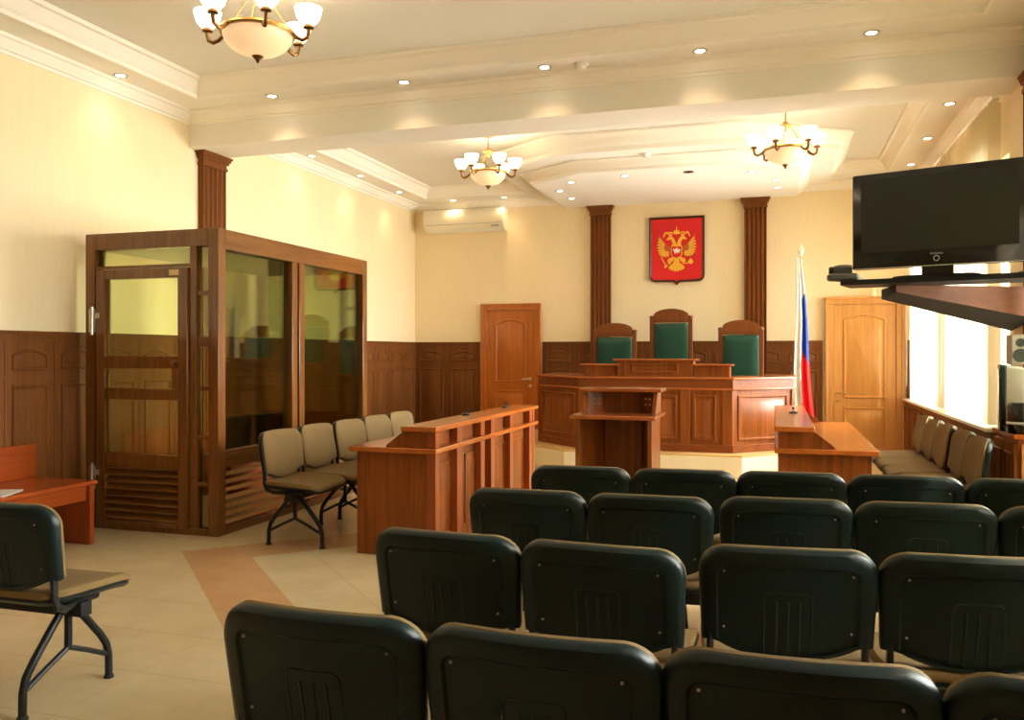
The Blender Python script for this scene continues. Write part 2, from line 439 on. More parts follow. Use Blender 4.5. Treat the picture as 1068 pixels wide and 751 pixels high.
# wainscot on left and back walls
def wainscot(mb, mp, u0, u1, n):
    mb.loft([[mp(u, v, 0) for u, v in rect(u0, u1, 0, 1.46)], [mp(u, v, .022) for u, v in rect(u0, u1, 0, 1.46)]])
    pit = (u1 - u0) / n
    sh = lambda u, v, d_: mp(u, v, d_ + .022)
    for k in range(n):
        a = u0 + k * pit
        mb.panel(arched(a + .06, a + pit - .06, 1.24, 1.405, .05), sh, .012, w=.018, field=.035)
        mb.panel(rect(a + .06, a + pit - .06, .19, 1.135), sh, .012, w=.018, field=.04)
        mb.prism(rect(a - .004, a + .004, 0.12, 1.46), sh, -.001, .004)
    mb.prism(rect(u0, u1, 1.186, 1.196), sh, -.001, .006)
    # cap rail
    for (v0, v1, dd) in ((1.455, 1.475, .035), (1.475, 1.512, .028), (1.512, 1.532, .045)):
        mb.prism(rect(u0, u1, v0, v1), mp, 0, dd)
w = MB(); wainscot(w, mp_left, YF, 4.665, 21); wainscot(w, mp_left, 4.665, 5.101, 1); wainscot(w, mp_left, 5.101, 11.87, 15)
struct(w.build('trim_3', 'wains'), 'dark brown panelled wainscot on the left wall')
w = MB(); wainscot(w, mp_back, XL + .022, -4.25, 2); wainscot(w, mp_back, -3.27, .58, 8)
wainscot(w, mp_back, 1.60, XR - .001, 1)
struct(w.build('trim_4', 'wains'), 'dark brown panelled wainscot on the back wall')
struct(MB().box(XL + .022, XL + .035, YF, 11.86, 0, .1).build('baseboard_left', 'wainsh'))
bbk = MB().box(XL + .04, -4.25, YB - .036, YB - .022, 0, .1)
struct(bbk.build('baseboard_back', 'wainsh'))

# fluted pilasters
def pilaster(name, mp, u0, u1, ztop, lab):
    q = MB(); z1 = ztop - .13; dp = .06
    # fluted shaft outline in (u, d)
    n = 5; pts = [(u0, 0)]; wdt = (u1 - u0); 
    pts.append((u0, dp))
    for k in range(n):
        a = u0 + wdt * (k + .12) / n * 1.0; bq = u0 + wdt * (k + .88) / n
        for (t_, dd) in ((0, 0), (.12, .012), (.5, .022), (.88, .012), (1, 0)):
            pts.append((a + (bq - a) * t_, dp - dd))
    pts += [(u1, dp), (u1, 0)]
    q.loft([[mp(u, 0.001, d_) for u, d_ in pts], [mp(u, z1, d_) for u, d_ in pts]])
    for (z0_, z1_, e) in ((z1 - .002, z1 + .025, .012), (z1 + .025, z1 + .06, .004), (z1 + .06, z1 + .085, .022), (z1 + .085, z1 + .11, .035), (z1 + .11, ztop, .048)):
        q.prism(rect(u0 - e, u1 + e, z0_, z1_), mp, 0, dp + e)
    q.prism(rect(u0 - .02, u1 + .02, 0, .14), mp, 0, dp + .02)
    return struct(q.build(name, 'pilaster'), lab)
pilaster('trim_5', mp_back, -2.55, -2.26, 3.47, 'brown fluted pilaster left of the red emblem')
pilaster('trim_6', mp_back, -.42, -.13, 3.47, 'brown fluted pilaster right of the red emblem')
pilaster('trim_7', mp_left, 6.81, 7.16, BZ, 'brown fluted pilaster under the beam on the left wall')
def mp_pier(u, v, d_): return (XR - .08 - d_ * .5, u, v)
pilaster('trim_8', mp_pier, 6.55, 6.67, BZ, 'brown fluted pilaster on the window pier')

# doors in the back wall
def door(name, x0, x1, z0, z1, handle_side, lab, wd='door', hm='brass'):
    o = bpy.data.objects.new(name, None); COL.objects.link(o); struct(o, lab)
    o.location = ((x0 + x1) / 2, YB, z0); h = z1 - z0; hw = (x1 - x0) / 2; fw = .085
    mp = lambda u, v, d_: (u, -d_, v)
    f = MB()
    for (a, b_, c_, d_) in ((-hw, -hw + fw, 0, h - fw), (hw - fw, hw, 0, h - fw), (-hw, hw, h - fw, h)):
        f.prism(rect(a, b_, c_, d_), mp, 0, .05)
    f.prism(rect(-hw - .012, -hw + .02, 0, h), mp, 0, .062); f.prism(rect(hw - .02, hw + .012, 0, h), mp, 0, .062)
    f.prism(rect(-hw - .012, hw + .012, h - .02, h + .012), mp, 0, .062)
    f.build('door_frame', wd, o, bevel=.004)
    lw = hw - fw - .004; lh = h - fw - .004
    l = MB(); l.prism(rect(-lw, lw, .006, lh), mp, .0, .03)
    sh = lambda u, v, d_: mp(u, v, d_ + .03)
    sw = .12; mid = lh * .355
    l.panel(rect(-lw + sw, lw - sw, .14, mid - .05), sh, .013, w=.022, field=.05)
    l.panel(arched(-lw + sw, lw - sw, mid + .06, lh - .12, .07, 10), sh, .013, w=.022, field=.05)
    leaf = l.build('door_leaf', wd, o)
    s = handle_side; hx = s * (lw - .055); hz = lh * .42
    k = MB(); k.lathe([(.024, 0), (.024, .008), (.012, .01), (.012, .04)], n=14)
    k.v = [(hx + a, -.03 - c_, hz + b_) for a, b_, c_ in k.v]
    k.tube([(hx, -.066, hz), (hx - s * .05, -.068, hz + .002), (hx - s * .12, -.066, hz - .004)], .009, 8)
    k2 = MB().lathe([(.024, 0), (.024, .008), (.01, .01), (.01, .016)], n=14)
    k.add([(hx + a, -.03 - c_, hz - .1 + b_) for a, b_, c_ in k2.v], k2.f)
    k.build('door_handle', hm, leaf)
    for zz in (.22, lh - .22):
        MB().tube([(-s * (lw + .003), -.036, zz - .05), (-s * (lw + .003), -.036, zz + .05)], .009, 8).build('hinge', 'brass', o)
    return o
door('door_1', -4.21, -3.31, .252, 2.085, 1, 'orange-brown panelled door left of the judges bench', 'doorl', 'steel')
door('door_2', .625, 1.56, .002, 2.092, -1, 'honey-coloured panelled door on the right by the windows')

# podium
pod = [(-2.35, 9.48), (-2.92, 9.93), (-3.05, 10.04), (-4.35, 10.04), (-4.35, YB - .045), (.5, YB - .045), (.5, 10.3), (.1, 9.93), (-.36, 9.48)]
q = MB().loft([[(x, y, 0.0) for x, y in pod], [(x, y, .225) for x, y in pod]])
cxm = lambda p_: p_
q.loft([[(x, y, .2255) for x, y in pod], [(x, y, .25) for x, y in pod]], m=1)
struct(q.build('podium', ['podium', 'podtop'], bevel=.004), 'low tiled podium under the judges bench')

# ------------------------------------------------------------------ beam seating
PITCH = .503
BW, BH = .503, .30
def shell_outline(w, h, r=.092, flap=.06, v0=0.0, tp=.010):
    """(x, v) counter-clockwise from lower left; v=0 at lower side corners"""
    pts = []
    for i in range(17):                      # bottom edge, dips in the middle
        x = -w / 2 + tp + (w - 2 * tp) * i / 16
        ax = abs(x); e = w / 2 - flap
        pts.append((x, 0 if ax > e else -.045 * (1 - (ax / e) ** 2) ** .8 + v0))
    for i in range(1, 4): pts.append((w / 2 - tp + tp * i / 4, (h - r) * i / 4))
    for i in range(8):
        a = PI / 2 * i / 7; pts.append((w / 2 - r + r * math.cos(a), h - r + r * math.sin(a) * .95))
    for i in range(1, 8):
        x = (w / 2 - r) * (1 - 2 * i / 8); pts.append((x, h - r + r * .95 + .008 * (1 - (x / (w / 2 - r)) ** 2)))
    for i in range(8):
        a = PI / 2 + PI / 2 * i / 7; pts.append((-w / 2 + r + r * math.cos(a), h - r + r * math.sin(a) * .95))
    for i in range(3, 0, -1): pts.append((-w / 2 + tp * (1 - (4 - i) / 4) * 0 - 0 + tp * (1 - i / 4), (h - r) * i / 4))
    return pts
OUT = shell_outline(BW, BH)
PAN = shell_outline(BW - .098, BH - .05, .04, .002, .009, .004)
PAN2 = shell_outline(BW - .112, BH - .058, .034, .002, .014, .004)
TILT = R(13); BZ0 = .508; BYB = -.205         # lower side corners of back
def bmap(x, v, d):
    """d: + towards sitter"""
    d = d + .045 * (x / .24) ** 2 * (0.5 + .5 * v / BH) 
    y = BYB - v * math.sin(TILT) + d * math.cos(TILT); z = BZ0 + v * math.cos(TILT) + d * math.sin(TILT)
    return y, z
def scaled(off):
    cx, cy = 0, .125
    return [(x * (1 - 2 * off / BW), cy + (v - cy) * (1 - 2 * off / (BH + .03))) for x, v in OUT]
def bloop(off, d, xo=0): return [(x + xo, *bmap(x, v, d)) for x, v in scaled(off)]
def make_shell(xo):
    s = MB()
    rec = .008
    pl = lambda P_, k, d_: [(x * k + xo, *bmap(x * k, .11 + (v - .11) * k, d_)) for x, v in P_]
    s.loft([pl(PAN2, .25, rec), pl(PAN2, .6, rec), pl(PAN2, 1, rec), pl(PAN, 1, .0005), bloop(.02, 0.0, xo), bloop(.006, .004, xo), bloop(0, .014, xo), bloop(0, .030, xo), bloop(.006, .036, xo)], cap0=True, cap1=True)
    # embossed badge with three ribs
    def strip(pts, h=.006, w=.004):
        s.tube([(x + xo, *bmap(x, v, rec + w * .45)) for x, v in pts], w, 6)
    bw, b0, b1, r = .066, -.02, .172, .02
    path = [(-bw, b0), (-bw, b1 - r)] + [(-bw + r - r * math.cos(a), b1 - r + r * math.sin(a)) for a in (R(30), R(60), R(90))] + \
           [(bw - r + r * math.sin(a), b1 - r + r * math.cos(a)) for a in (0, R(30), R(60), R(90))] + [(bw, b0)]
    strip(path, w=.0035)
    for xx in (-.032, 0, .032): strip([(xx, b0), (xx, .06), (xx, b1 - .028)], w=.005)
    for sx in (-1, 1):
        for vv in (.05, .225):
            y, z = bmap(sx * .178, vv, .006)
            k = MB().lathe([(.0036, -.003), (.0036, .001), (.0025, .0015)], n=8)
            s.add([(xo + sx * .178 + a, y - c_, z + b_) for a, b_, c_ in k.v], k.f, 1)
    return s
def make_back_cushion(xo):
    s = MB()
    s.loft([bloop(.008, .034, xo), bloop(.003, .037, xo), bloop(.002, .046, xo), bloop(.011, .053, xo), bloop(.025, .059, xo), bloop(.06, .063, xo), bloop(.12, .064, xo)])
    return s
def seat_loops(rings, xo):
    L_ = []
    for (off, z) in rings:
        ring = []
        for x, y in rrect(.48 - 2 * off, .44 - 2 * off, .075 - off * .5, 6, 0, .02):
            f = max(0, (y - .08) / .16); zz = z + .018 * (x / .23) ** 2 - .028 * f * f + .012 * max(0, (-y - .05) / .15)
            ring.append((x + xo, y, zz))
        L_.append(ring)
    return L_
def make_seat(xo): return MB().loft(seat_loops([(.012, .418), (.002, .424), (0, .436), (.006, .449), (.022, .456), (.07, .457), (.14, .455)], xo))
def make_pan(xo): return MB().loft(seat_loops([(.05, .392), (.02, .398), (.006, .41), (.006, .4185)], xo))
def make_bracket(xo, sx):
    q = MB(); x = xo + sx * .218
    y0, z0 = bmap(sx * .218, .06, .02)
    q.tube([(x, y0, z0), (x, BYB + .03, BZ0 - .03), (x, BYB + .032, .45), (x, BYB + .045, .412), (x - sx * .01, BYB + .09, .392), (x - sx * .05, -.02, .386), (x - sx * .06, .1, .386)], .016, 8, rx=.011)
    return q
def make_leg(xo):
    q = MB()
    for s in (-1, 1):
        q.tube([(xo, s * .03, .355), (xo, s * .08, .30), (xo, s * .165, .20), (xo, s * .2, .15), (xo, s * .213, .1), (xo, s * .215, .006)], .0155, 10)
        q.tube([(xo, 0, .2), (xo, s * .1, .155), (xo, s * .2, .105)], .011, 8)
        q.lathe([(.021, 0), (.021, .008), (.016, .014)], (xo, s * .215), 12)
    q.tube([(xo, 0, .355), (xo, 0, .195)], .015, 8)
    q.box(xo - .03, xo + .03, -.05, .05, .345, .3955)
    return q
def make_seating(n):
    root = thing('beam_seating', '', 'connected chairs')
    xs = [(i - (n - 1) / 2) * PITCH for i in range(n)]
    for x in xs:
        st = make_seat(x).build('seat', 'tan', root); st['label'] = 'tan fabric seat cushion'
        make_pan(x).build('seat_pan', 'black', st)
        sh = make_shell(x).build('backrest', ['black', 'grey'], root); sh['label'] = 'black plastic backrest shell'
        cu = make_back_cushion(x).build('back_cushion', 'tan', sh); cu['label'] = 'tan fabric backrest cushion'
        for s in (-1, 1): make_bracket(x, s).build('bracket', 'blackm', root)
    MB().box(xs[0] - .20, xs[-1] + .20, -.028, .028, .332, .388).build('beam', 'blackm', root, bevel=.003)
    for x in (xs[0] - .11, xs[-1] + .11): make_leg(x).build('leg', 'blackm', root)
    return root
P2, P3 = make_seating(2), make_seating(3)
used = set()
def place_seating(n, first, last, label, group=None):
    """first, last: floor positions (x, y) of the first and last seat centre along local +X"""
    src = P2 if n == 2 else P3
    o = src if n not in used else copy_tree(src)
    used.add(n)
    a = math.atan2(last[1] - first[1], last[0] - first[0])
    o.location = ((first[0] + last[0]) / 2, (first[1] + last[1]) / 2, 0); o.rotation_euler.z = a
    o['label'] = label
    o['group'] = group or 'black-backed beam seating'
BO = .272
G1 = 'audience seating in rows facing the judges'
place_seating(2, (-.955, 1.575 + BO), (-.465, 1.567 + BO), 'pair of black-backed chairs at the left end of the nearest row', G1)
place_seating(3, (.03, 1.583 + BO), (1.03, 1.625 + BO), 'three joined black-backed chairs at the right of the nearest row, partly cut off', G1)
place_seating(2, (-.995, 2.405 + BO), (-.487, 2.378 + BO), 'pair of black-backed chairs at left end of the second row from the camera', G1)
place_seating(3, (.008, 2.50 + BO), (1.01, 2.60 + BO), 'three joined black-backed chairs on the right of the second row from the camera', G1)
place_seating(2, (-.996, 3.262 + BO), (-.484, 3.275 + BO), 'pair of black-backed chairs at the left end of the third row', G1)
place_seating(3, (.012, 3.365 + BO), (1.02, 3.455 + BO), 'three joined black-backed chairs on the right of the third row', G1)
place_seating(2, (-.945, 4.02 + BO), (-.45, 4.06 + BO), 'pair of black-backed chairs in the farthest row, just in front of the lectern', G1)
place_seating(3, (.05, 4.12 + BO), (1.055, 4.19 + BO), 'three joined black-backed chairs in the farthest row, in front of the right-hand desk', G1)
place_seating(2, (-3.30, 2.655), (-2.80, 2.66), 'pair of chairs at the left edge across the aisle, black back, one seat fully seen', 'audience seating left of the aisle')
G2 = 'tan seating beside the glass cage'
place_seating(2, (-3.25, 5.81), (-3.25, 5.34), 'two joined tan chairs nearer the camera beside the glass cage', G2)
place_seating(3, (-3.22, 7.27), (-3.22, 6.32), 'three joined tan chairs behind the counter at the far end of the glass cage', G2)
G3 = 'tan seating along the window wall'
place_seating(2, (1.07, 6.18), (1.07, 6.68), 'two joined tan chairs by the window wall, nearest the wooden cabinet', G3)
place_seating(3, (1.05, 7.22), (1.05, 8.22), 'three joined tan chairs by the window wall, nearest the right-hand door', G3)

# ------------------------------------------------------------------ counters either side
def counter(name, label, x0, y0, y1, s, cat):
    """s=+1: aisle face at larger x (left counter); s=-1 mirrored. x0 = aisle face"""
    o = thing(name, label, cat, (x0, y0, 0)); Ln = y1 - y0
    def bx(mb, a0, a1, b0, b1, c0, c1, mm=0):
        xa, xb = sorted((s * a0, s * a1)); mb.box(xa, xb, b0, b1, c0, c1, mm)
    W_ = .55
    e = MB(); bx(e, -W_, -.03, 0, .03, 0, .70); e.build('end_panel', 'mahog', o, bevel=.002)
    e = MB(); bx(e, -W_, -.03, Ln - .03, Ln, 0, .70); e.build('end_panel', 'mahog', o, bevel=.002)
    f = MB(); bx(f, -.06, -.03, .03, Ln - .03, 0.0, .70); bx(f, -.06, -.03, .03, Ln - .03, .735, .845)
    for k in range(4):
        a = .1 + (Ln - .2) / 4 * k
        f.panel(rect(a + .05, a + (Ln - .2) / 4 - .1, .1, .62), lambda u, v, d_: (s * (-.03 + d_), u, v), .01, w=.015, field=.04)
    f.build('front_panel', 'mahog', o)
    for (a, b_) in ((0.0, .07), (.40, .50), (.90, .99), (1.14, 1.23), (1.64, 1.73), (Ln - .16, Ln - .07), (Ln - .05, Ln)):
        for (z0, z1) in ((0, .70), (.735, .845)):
            pass
        q = MB(); bx(q, -.032, .03, a, b_, 0, .70); bx(q, -.032, .03, a, b_, .735, .845)
        q.build('post', 'edge', o, bevel=.002)
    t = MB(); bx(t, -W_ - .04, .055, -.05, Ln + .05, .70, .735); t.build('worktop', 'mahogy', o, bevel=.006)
    # upper shelf
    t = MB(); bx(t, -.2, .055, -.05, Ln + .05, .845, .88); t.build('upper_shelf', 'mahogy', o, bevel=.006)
    for yy in (0.0, Ln - .025):
        g = MB(); poly = [(-.03, .735), (-.33, .735), (-.33, .745), (-.2, .845), (-.03, .845)]
        g.loft([[(s * u, yy, v) for u, v in poly], [(s * u, yy + .025, v) for u, v in poly]]); g.build('gusset', 'mahog', o)
    return o
counter('counter_desk', 'long red-brown two-level counter beside the glass cage seating', -2.19, 5.17, 7.56, 1, 'desk')
counter('counter_desk', 'red-brown two-level desk on the right in front of the honey-coloured door', .04, 5.92, 8.2, -1, 'desk')

# small desk microphones
def mic(label, x, y, z):
    o = thing('desk_microphone', label, 'microphone', (x, y, z))
    MB().lathe([(.036, 0), (.036, .008), (.026, .014), (.0, .016)], n=18, cap1=False).build('base', 'black', o)
    MB().tube([(0, 0, .012), (.004, .012, .026), (.0, .03, .034)], .004, 6).build('neck', 'blackm', o)
    MB().lathe([(.0, 0), (.011, .003), (.013, .012), (.008, .02), (0, .022)], (0, .034), 12, cap0=False, cap1=False).build('capsule', 'black', o, loc=(0, 0, .026))
mic('small black desk microphone near the camera end of the long counter', -2.33, 6.2, .881)
mic('small black desk microphone toward the far end of the long counter', -2.33, 7.2, .881)
mic('small black desk microphone on the right-hand desk upper shelf', .13, 7.2, .881)

# ------------------------------------------------------------------ lectern
lec = thing('lectern', 'red-brown wooden lectern with two shelves in front of the judges bench', 'lectern', (-1.03, 5.44, 0))
hw = .255
for sx in (-1, 1):
    MB().box(*sorted((sx * hw, sx * (hw - .03))), .05, .46, 0, .93).build('side_panel', 'mahog', lec, bevel=.002)
f = MB().box(-.13, .13, .44, .47, 0, .93); f.build('front_panel', 'mahog', lec)
for sx in (-1, 1):
    g = MB(); pts = [(sx * .13, .45), (sx * .13, .47), (sx * (hw - .03), .30), (sx * (hw - .03), .28)]
    g.loft([[(x, y, 0) for x, y in pts], [(x, y, .93) for x, y in pts]]); g.build('angled_panel', 'mahog', lec)
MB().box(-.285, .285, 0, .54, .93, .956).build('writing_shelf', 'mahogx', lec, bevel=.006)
MB().box(-.13, .13, .44, .46, .956, 1.10).build('riser_panel', 'mahog', lec)
for sx in (-1, 1):
    g = MB(); poly = [(.22, .957), (.5, .957), (.5, 1.10), (.33, 1.10)]
    g.loft([[(sx * hw, u, v) for u, v in poly], [(sx * (hw - .025), u, v) for u, v in poly]]); g.build('gusset', 'mahog', lec)
    g = MB(); pts = [(sx * .13, .44), (sx * .13, .46), (sx * (hw - .03), .36), (sx * (hw - .03), .34)]
    g.loft([[(x, y, .957) for x, y in pts], [(x, y, 1.099) for x, y in pts]])
    d0 = Vector(((hw - .16) * sx, -.1, 0)).normalized()
    for t_ in (.35, .7):
        for zz in (1.01, 1.05):
            px_, py_ = sx * .13 + sx * (hw - .16) * t_, .44 - .1 * t_ - .002
            g.box(px_ - .006, px_ + .006, py_ - .006, py_ + .002, zz - .006, zz + .006, 1)
    g.build('angled_riser', ['mahog', 'steel'], lec)
MB().box(-.285, .285, .28, .56, 1.10, 1.125).build('top_shelf', 'mahogx', lec, bevel=.006)

# ------------------------------------------------------------------ judges bench
jb = thing('judges_bench', 'wide angled red-brown judges bench with raised tiers on the podium', 'bench', (-1.345, 9.68, .25))
hwf, hwe, dy = .875, 1.535, .61
path = [(-hwe, dy), (-hwf, 0), (hwf, 0), (hwe, dy)]       # travel +x: right-hand normal is -y (outward)
def prof(o0, o1, z0, z1): return [(o0, z0), (o1, z0), (o1, z1), (o0, z1)]
MB().sweep(prof(-.05, 0, 0, .70), path).build('front_panel', 'mahog', jb)
MB().sweep(prof(-.05, .018, 0, .085), path).build('plinth', 'mahogd', jb, bevel=.003)
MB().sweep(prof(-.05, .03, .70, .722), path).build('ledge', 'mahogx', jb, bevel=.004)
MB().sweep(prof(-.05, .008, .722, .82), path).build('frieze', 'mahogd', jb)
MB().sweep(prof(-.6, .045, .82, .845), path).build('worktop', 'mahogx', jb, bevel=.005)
L2 = math.hypot(hwe - hwf, dy); ang = math.atan2(dy, hwe - hwf)
ch, sh_ = math.cos(ang), math.sin(ang)
def mpF(u, v, d_): return (u, -d_, v)
def mpR(u, v, d_): return (hwf + u * ch + d_ * sh_, u * sh_ - d_ * ch, v)
def mpL(u, v, d_): return (-hwf - u * ch - d_ * sh_, u * sh_ - d_ * ch, v)
for mpx, us in ((mpF, ((-.70, -.44), (-.27, .27), (.44, .70))), (mpR, ((.07, L2 - .1),)), (mpL, ((.07, L2 - .1),))):
    for (a, b_) in us:
        g = MB(); g.panel(rect(a, b_, .13, .645), mpx, .016, w=.024, field=.06); g.build('moulded_panel', 'mahog', jb)
for (a, b_) in ((-.875, -.765), (-.41, -.30), (.30, .41), (.765, .875)):
    g = MB(); g.prism(rect(a, b_, .086, .70), mpF, 0, .016); g.build('post', 'mahog', jb, bevel=.003)
for mpx in (mpR, mpL):
    g = MB(); g.prism(rect(L2 - .045, L2, .086, .70), mpx, 0, .016); g.build('post', 'mahog', jb, bevel=.003)
for sx in (-1, 1):
    g = MB().box(*sorted((sx * (hwe - .03), sx * hwe)), dy, dy + .9, 0, .82); g.box(*sorted((sx * (hwe - .33), sx * (hwe + .03))), dy - .02, dy + .9, .82, .845)
    g.build('return_panel', 'mahog', jb, bevel=.003)
def tier(x0, x1, z1, y0, posts, panel):
    g = MB().box(x0, x1, y0, y0 + .25, .845, z1 - .022)
    for p_ in posts: g.box(p_ - .045, p_ + .045, y0 - .015, y0, .845, z1 - .022)
    if panel: g.panel(rect(panel[0], panel[1], .885, z1 - .055), lambda u, v, d_: (u, y0 - d_, v), .012, w=.02, field=.04)
    tr = g.build('upper_tier', 'mahog', jb)
    MB().box(x0 - .04, x1 + .04, y0 - .04, y0 + .3, z1 - .022, z1).build('tier_top', 'mahogx', tr, bevel=.005)
tier(-.44, .44, 1.05, .08, (-.385, .385), (-.27, .27))
tier(-.84, -.445, .99, .1, (-.79,), None); tier(.445, .84, .99, .1, (.79,), None)

# judges' chairs
def judge_chair(x, y, w, ztop, label):
    o = thing('judge_chair', label, 'chair', (x, y, .25), group='judges chairs behind the bench')
    zt = ztop - .25; hw_ = w / 2; ps = .055
    for sx in (-1, 1):
        g = MB().box(*sorted((sx * hw_, sx * (hw_ - ps))), .2, .26, 0, zt - .13)
        g.lathe([(.032, zt - .13), (.036, zt - .11), (.03, zt - .095), (.0, zt - .085)], (sx * (hw_ - ps / 2), .23), 12, cap1=False)
        g.build('back_post', 'judge', o, bevel=.004)
        MB().box(*sorted((sx * hw_, sx * (hw_ - ps))), -.26, -.205, 0, .62).build('front_leg', 'judge', o, bevel=.004)
        MB().box(*sorted((sx * (hw_ + .01), sx * (hw_ - ps - .01))), -.28, .2, .62, .66).build('armrest', 'judge', o, bevel=.008)
    n = 14; a = hw_ - ps; top = []; 
    for i in range(n + 1):
        u = -a + 2 * a * i / n; top.append((u, zt - .10 + .10 * math.sqrt(max(0, 1 - (u / (a * 1.06)) ** 2))))
    poly = [(a, zt - .175), (-a, zt - .175)][::-1] 
    poly = [(-a, zt - .185), (a, zt - .185)] + top[::-1]
    g = MB().prism(poly, lambda u, v, d_: (u, .25 - d_, v), 0, .045)
    crest_in = inset([(-a, zt - .175), (a, zt - .175)] + top[::-1], .02)
    g.prism(crest_in, lambda u, v, d_: (u, .25 - d_, v), .04, .055)
    g.build('back_frame', 'judge', o, bevel=.003); MB().box(-a, a, .205, .25, .5, .6).build('lower_rail', 'judge', o, bevel=.003)
    L_ = []
    for (off, d_) in ((.0, 0), (.0, .03), (.012, .05), (.05, .062), (.12, .066)):
        L_.append([(x_, .225 - d_, z_) for x_, z_ in rrect(2 * a - 2 * off, (zt - .19 - .6) - 2 * off, .03, 4, 0, (zt - .19 + .6) / 2)])
    q = MB().loft(L_); q.build('back_pad', 'green', o)['label'] = 'green leather back pad'
    L_ = [[(x_, y_, z) for x_, y_ in rrect(2 * a - 2 * off, .44 - 2 * off, .03, 4, 0, -.02)] for off, z in ((0, .40), (0, .46), (.015, .49), (.06, .5))]
    MB().loft(L_).build('seat_pad', 'green', o)['label'] = 'green leather seat pad'
    MB().box(-a, a, -.24, .2, .34, .40).build('seat_rail', 'judge', o)
judge_chair(-1.325, 10.95, .555, 1.95, 'tallest judge chair with green leather back, in the middle below the emblem')
judge_chair(-2.075, 10.95, .585, 1.77, 'green leather judge chair on the left, in front of the left pilaster')
judge_chair(-.44, 10.95, .56, 1.79, 'green leather judge chair on the right, in front of the right pilaster')

# ------------------------------------------------------------------ glass cage
CX0, CX1, CY0, CY1, CZ = XL + .125, -3.955, 5.3, 7.68, 2.30
cg = thing('glass_cage', 'walnut framed glass defendant cage with louvred base along the left wall', 'cage', (CX0, CY0, 0))
Wc, Dc = CX1 - CX0, CY1 - CY0
BAR = ['frame_bar', 'cage']
def bar(*a): MB().box(*a).build(BAR[0], BAR[1], cg, bevel=.004)
bar(0, .09, 0, .09, .0, CZ); bar(Wc - .09, Wc, 0, .09, 0, CZ); bar(Wc - .09, Wc, Dc - .09, Dc, 0, CZ); bar(0, .09, Dc - .09, Dc, 0, CZ)
bar(Wc - .26, Wc - .20, .01, .08, .03, CZ - .12)
bar(.09, Wc - .09, .0, .085, CZ - .13, CZ); bar(.09, Wc - .09, .0, .085, 0, .05)
bar(.09, Wc - .26, .01, .08, 2.02, 2.045)
for zz in (1.82, 1.455, 1.10, .735, .38): 
    hh = .035 if zz == 1.455 else .016
    bar(Wc - .20, Wc - .09, .02, .07, zz - hh, zz + hh)
    bar(Wc - .20, Wc - .09, Dc - .07, Dc - .02, zz - hh, zz + hh)
bar(Wc - .26, Wc - .20, Dc - .08, Dc - .01, .03, CZ - .12)
bar(.09, Wc - .09, Dc - .085, Dc, CZ - .13, CZ); bar(.09, Wc - .09, Dc - .085, Dc, 0, .05); bar(.09, Wc - .26, Dc - .07, Dc - .02, .5, .62)
BAR = ['side_rail', 'cagey']
bar(Wc - .085, Wc, .09, Dc - .09, CZ - .15, CZ); bar(Wc - .085, Wc, .09, Dc - .09, 0, .055); bar(Wc - .08, Wc - .005, .09, Dc - .09, .50, .635)
BAR = ['middle_post', 'cage']
bar(Wc - .085, Wc, 1.0, 1.085, .055, CZ - .15); bar(Wc - .085, Wc, 1.115, 1.20, .055, CZ - .15)
bar(Wc - .08, Wc - .02, 1.085, 1.115, .055, .75); bar(Wc - .08, Wc - .02, 1.085, 1.115, 1.15, 1.3); bar(Wc - .08, Wc - .02, 1.085, 1.115, 1.7, 1.78)
for (a, b_) in ((.09, 1.0), (1.2, Dc - .09)):
    MB().box(Wc - .05, Wc - .04, a, b_, .635, CZ - .15).build('side_pane', 'glass', cg)
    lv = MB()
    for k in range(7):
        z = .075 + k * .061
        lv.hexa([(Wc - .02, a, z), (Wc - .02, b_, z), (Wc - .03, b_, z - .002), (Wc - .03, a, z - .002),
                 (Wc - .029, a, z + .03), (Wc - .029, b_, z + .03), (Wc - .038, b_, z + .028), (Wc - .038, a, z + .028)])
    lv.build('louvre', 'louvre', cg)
MB().box(.09, Wc - .26, .045, .053, 2.045, CZ - .13).build('transom_pane', 'glass', cg)
MB().box(Wc - .20, Wc - .09, .045, .053, .05, CZ - .13).build('strip_pane', 'glass', cg)
MB().box(Wc - .20, Wc - .09, Dc - .053, Dc - .045, .05, CZ - .13).build('strip_pane', 'glass', cg)
MB().box(.09, Wc - .26, Dc - .053, Dc - .045, .62, CZ - .13).build('end_pane', 'glass', cg)
rf = MB()
for k in range(24): rf.box(.09, Wc - .09, .09 + k * (Dc - .18) / 24, .09 + (k + .9) * (Dc - .18) / 24, CZ - .13, CZ - .11)
rf.box(.05, Wc - .05, .05, Dc - .05, CZ - .11, CZ - .09)
rf.build('slatted_ceiling', 'slat', cg)
# door
dx0, dx1 = .112, Wc - .268
dr = MB(); y0, y1 = -.012, .05
dr.box(dx0, dx0 + .085, y0, y1, .035, 2.015); dr.box(dx1 - .085, dx1, y0, y1, .035, 2.015)
for (a, b_) in ((1.94, 2.015), (1.25, 1.345), (1.01, 1.095), (.485, .595), (.035, .075)):
    dr.box(dx0 + .085, dx1 - .085, y0, y1, a, b_)
dr.box(dx1 - .14, dx1 - .085, y0, y1, 1.095, 1.25)
drr = dr.build('door', 'cage', cg, bevel=.004)
for (a, b_) in ((1.345, 1.94), (1.095, 1.25), (.595, 1.01)):
    MB().box(dx0 + .085, dx1 - (.14 if a == 1.095 else .085), .016, .024, a, b_).build('door_pane', 'glass', drr)
lv = MB()
for k in range(7):
    z = .095 + k * .056
    lv.hexa([(dx0 + .085, -.006, z - .006), (dx1 - .085, -.006, z - .006), (dx1 - .085, .036, z + .028), (dx0 + .085, .036, z + .028),
             (dx0 + .085, -.008, z + .004), (dx1 - .085, -.008, z + .004), (dx1 - .085, .034, z + .038), (dx0 + .085, .034, z + .038)])
lv.build('louvre', 'cagex', drr)
